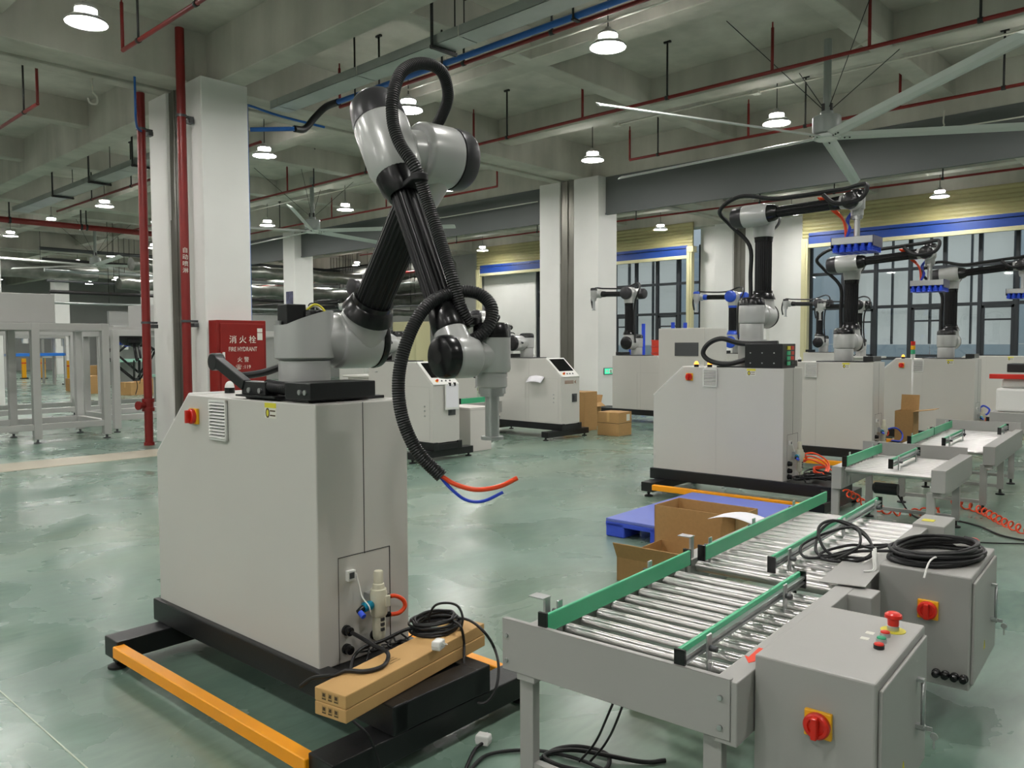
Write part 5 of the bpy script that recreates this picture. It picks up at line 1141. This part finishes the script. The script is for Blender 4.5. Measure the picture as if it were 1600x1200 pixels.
def far_machine(px, py, w, h, lab, m1, m2, zt):
    q = VH(px, py, 0); t = thing('assembly_machine', lab, 'machine', (q.x, q.y, 0), .2, 'far assembly machines')
    for x in (0, w - .08):
        for y in (0, .8): MB().box((x, y, 0), (x + .08, y + .08, h)).build('post', FRAME, t)
    MB().box((0, 0, zt), (w, .88, zt + .12)).build('deck', m1, t, .01); MB().box((0, 0, h), (w, .88, h + .5)).build('head', m2, t, .02)
    MB().rcyl((w * .35, .1, zt + .5), (w * .35, .1, h), .12, .02, 16).build('spindle', WHITE_PL, t); MB().rcyl((w * .65, .1, zt + .7), (w * .65, .1, h), .16, .02, 16).build('gripper', BLACK, t)
BRB = mat('bright_blue', '2f7fe0', .4)
far_machine(8, 606, 2.4, 1.9, 'far machine with bright blue tray at the left edge', BRB, FRAME, 1.2)
far_machine(84, 600, 1.6, 2.0, 'far white machine with green lights between frame posts', WHITE_PL, WHITE_PL, 1.1)
far_machine(180, 604, 1.5, 1.9, 'far pale machine behind the delta robot at left', mat('pale_green_top', '9fd0bd', .4), FRAME, .95)
# partition wall and foil ducts in the far centre
pwl = struct(MB().box((12.5, 34.0, 0), (24.5, 34.2, 3.0)).build('wall_partition', WALL_GREY), 'low grey partition wall in the far background')
for k, (x0, x1, y, z, r, lab) in enumerate(((12.0, 24.2, 30.4, 4.6, .25, 'upper silver foil air duct in the far background'), (12.0, 24.2, 31.6, 3.95, .22, 'lower silver foil air duct in the far background'), (-4.0, 13.0, 36.7, 4.7, .33, 'silver foil air duct above the far left line'))):
    o = thing('foil_duct', lab, 'air duct', (x0, y, z), 0, 'foil ducts')
    MB().tube([(i * (x1 - x0) / 30, .06 * math.sin(i * 1.3), .03 * math.sin(i * 2.1)) for i in range(31)], r, 14).build('duct', DUCTF, o)
    for i in range(4): MB().cyl(((i + .5) * (x1 - x0) / 4, 0, 0), ((i + .5) * (x1 - x0) / 4, 0, SLAB - z), .01, n=6).build('hanger', RODM, o)
for k in range(6):
    o = thing('overhead_pipe', ['lowest', 'second lowest', 'third lowest', 'third topmost', 'second topmost', 'topmost'][k] + ' overhead pipe of the bundle in the far background', 'pipe', (10.0, 32.6 + k * .25, 3.2 + .42 * k), 0, 'far overhead pipes')
    MB().cyl((0, 0, 0), (14.4, 0, 0), .05 + .02 * (k % 2), n=10).build('pipe', [GALV, RODM, STEELD][k % 3], o)
    for x in (2.0 + k * .3, 8.0, 13.0): MB().cyl((x, 0, 0), (x, 0, SLAB - 3.2 - .42 * k), .01, n=6).build('hanger', RODM, o)
for k, (x, z, r, lab) in enumerate(((23.6, 5.0, .3, 'highest silver foil duct along the far right wall'), (23.3, 4.3, .26, 'second silver foil duct along the far right wall'), (23.7, 3.6, .2, 'third silver foil duct along the far right wall'), (23.4, 3.05, .14, 'lowest thin silver duct along the far right wall'))):
    o = thing('foil_duct', lab, 'air duct', (x, 25.7, z), 0, 'foil ducts along the wall')
    MB().tube([(.05 * math.sin(i * 1.7 + k), i * .7, .04 * math.sin(i * 2.3 + k)) for i in range(30)], r, 14).build('duct', DUCTF, o)
    for i in range(4): MB().cyl((0, 2.5 + i * 5, 0), (0, 2.5 + i * 5, SLAB - z), .012, n=6).build('hanger', RODM, o)
for k in range(5):
    o = thing('cable_pipe', ['first', 'second', 'third', 'fourth', 'fifth'][k] + ' dark cable pipe counted from the top along the far right wall', 'pipe', (22.6 + .2 * (k % 2), 25.7, 5.3 - .5 * k), 0, 'dark wall pipes')
    MB().cyl((0, 0, 0), (0, 20, 0), .035 + .02 * (k % 2), n=10).build('pipe', [RODM, REDPIPE, GALV, RODM, STEELD][k], o)
    for i in range(4): MB().cyl((0, 1.5 + i * 5, 0), (0, 1.5 + i * 5, SLAB - 5.3 + .5 * k), .01, n=6).build('hanger', RODM, o)
sh_ = thing('equipment_cabinet', 'tall pale equipment cabinet far behind the near robot wrist', 'cabinet', (22.2, 26.4, 0)); MB().box((0, 0, .1), (.8, 1.6, 2.6)).build('cabinet_body', CREAMF, sh_, .02); MB().box((-.01, .1, .3), (0, .78, 2.5)).build('door', CREAMF, sh_); MB().box((-.01, .82, .3), (0, 1.5, 2.5)).build('door', CREAMF, sh_); MB().box((.05, .05, 0), (.75, 1.55, .1)).build('plinth', BLACK, sh_)
# poster on the far column
po = thing('poster', 'small dark poster on the far white column beside the near robot shoulder', 'poster', (15.375, 25.0, 2.95))
MB().box((0, 0, 0), (.025, .42, .55)).build('sheet', mat('poster_dark', '4a4c66', .5, var=.5, scale=9), po)

for o in bpy.data.objects:
    if 'pts' in o: del o['pts']
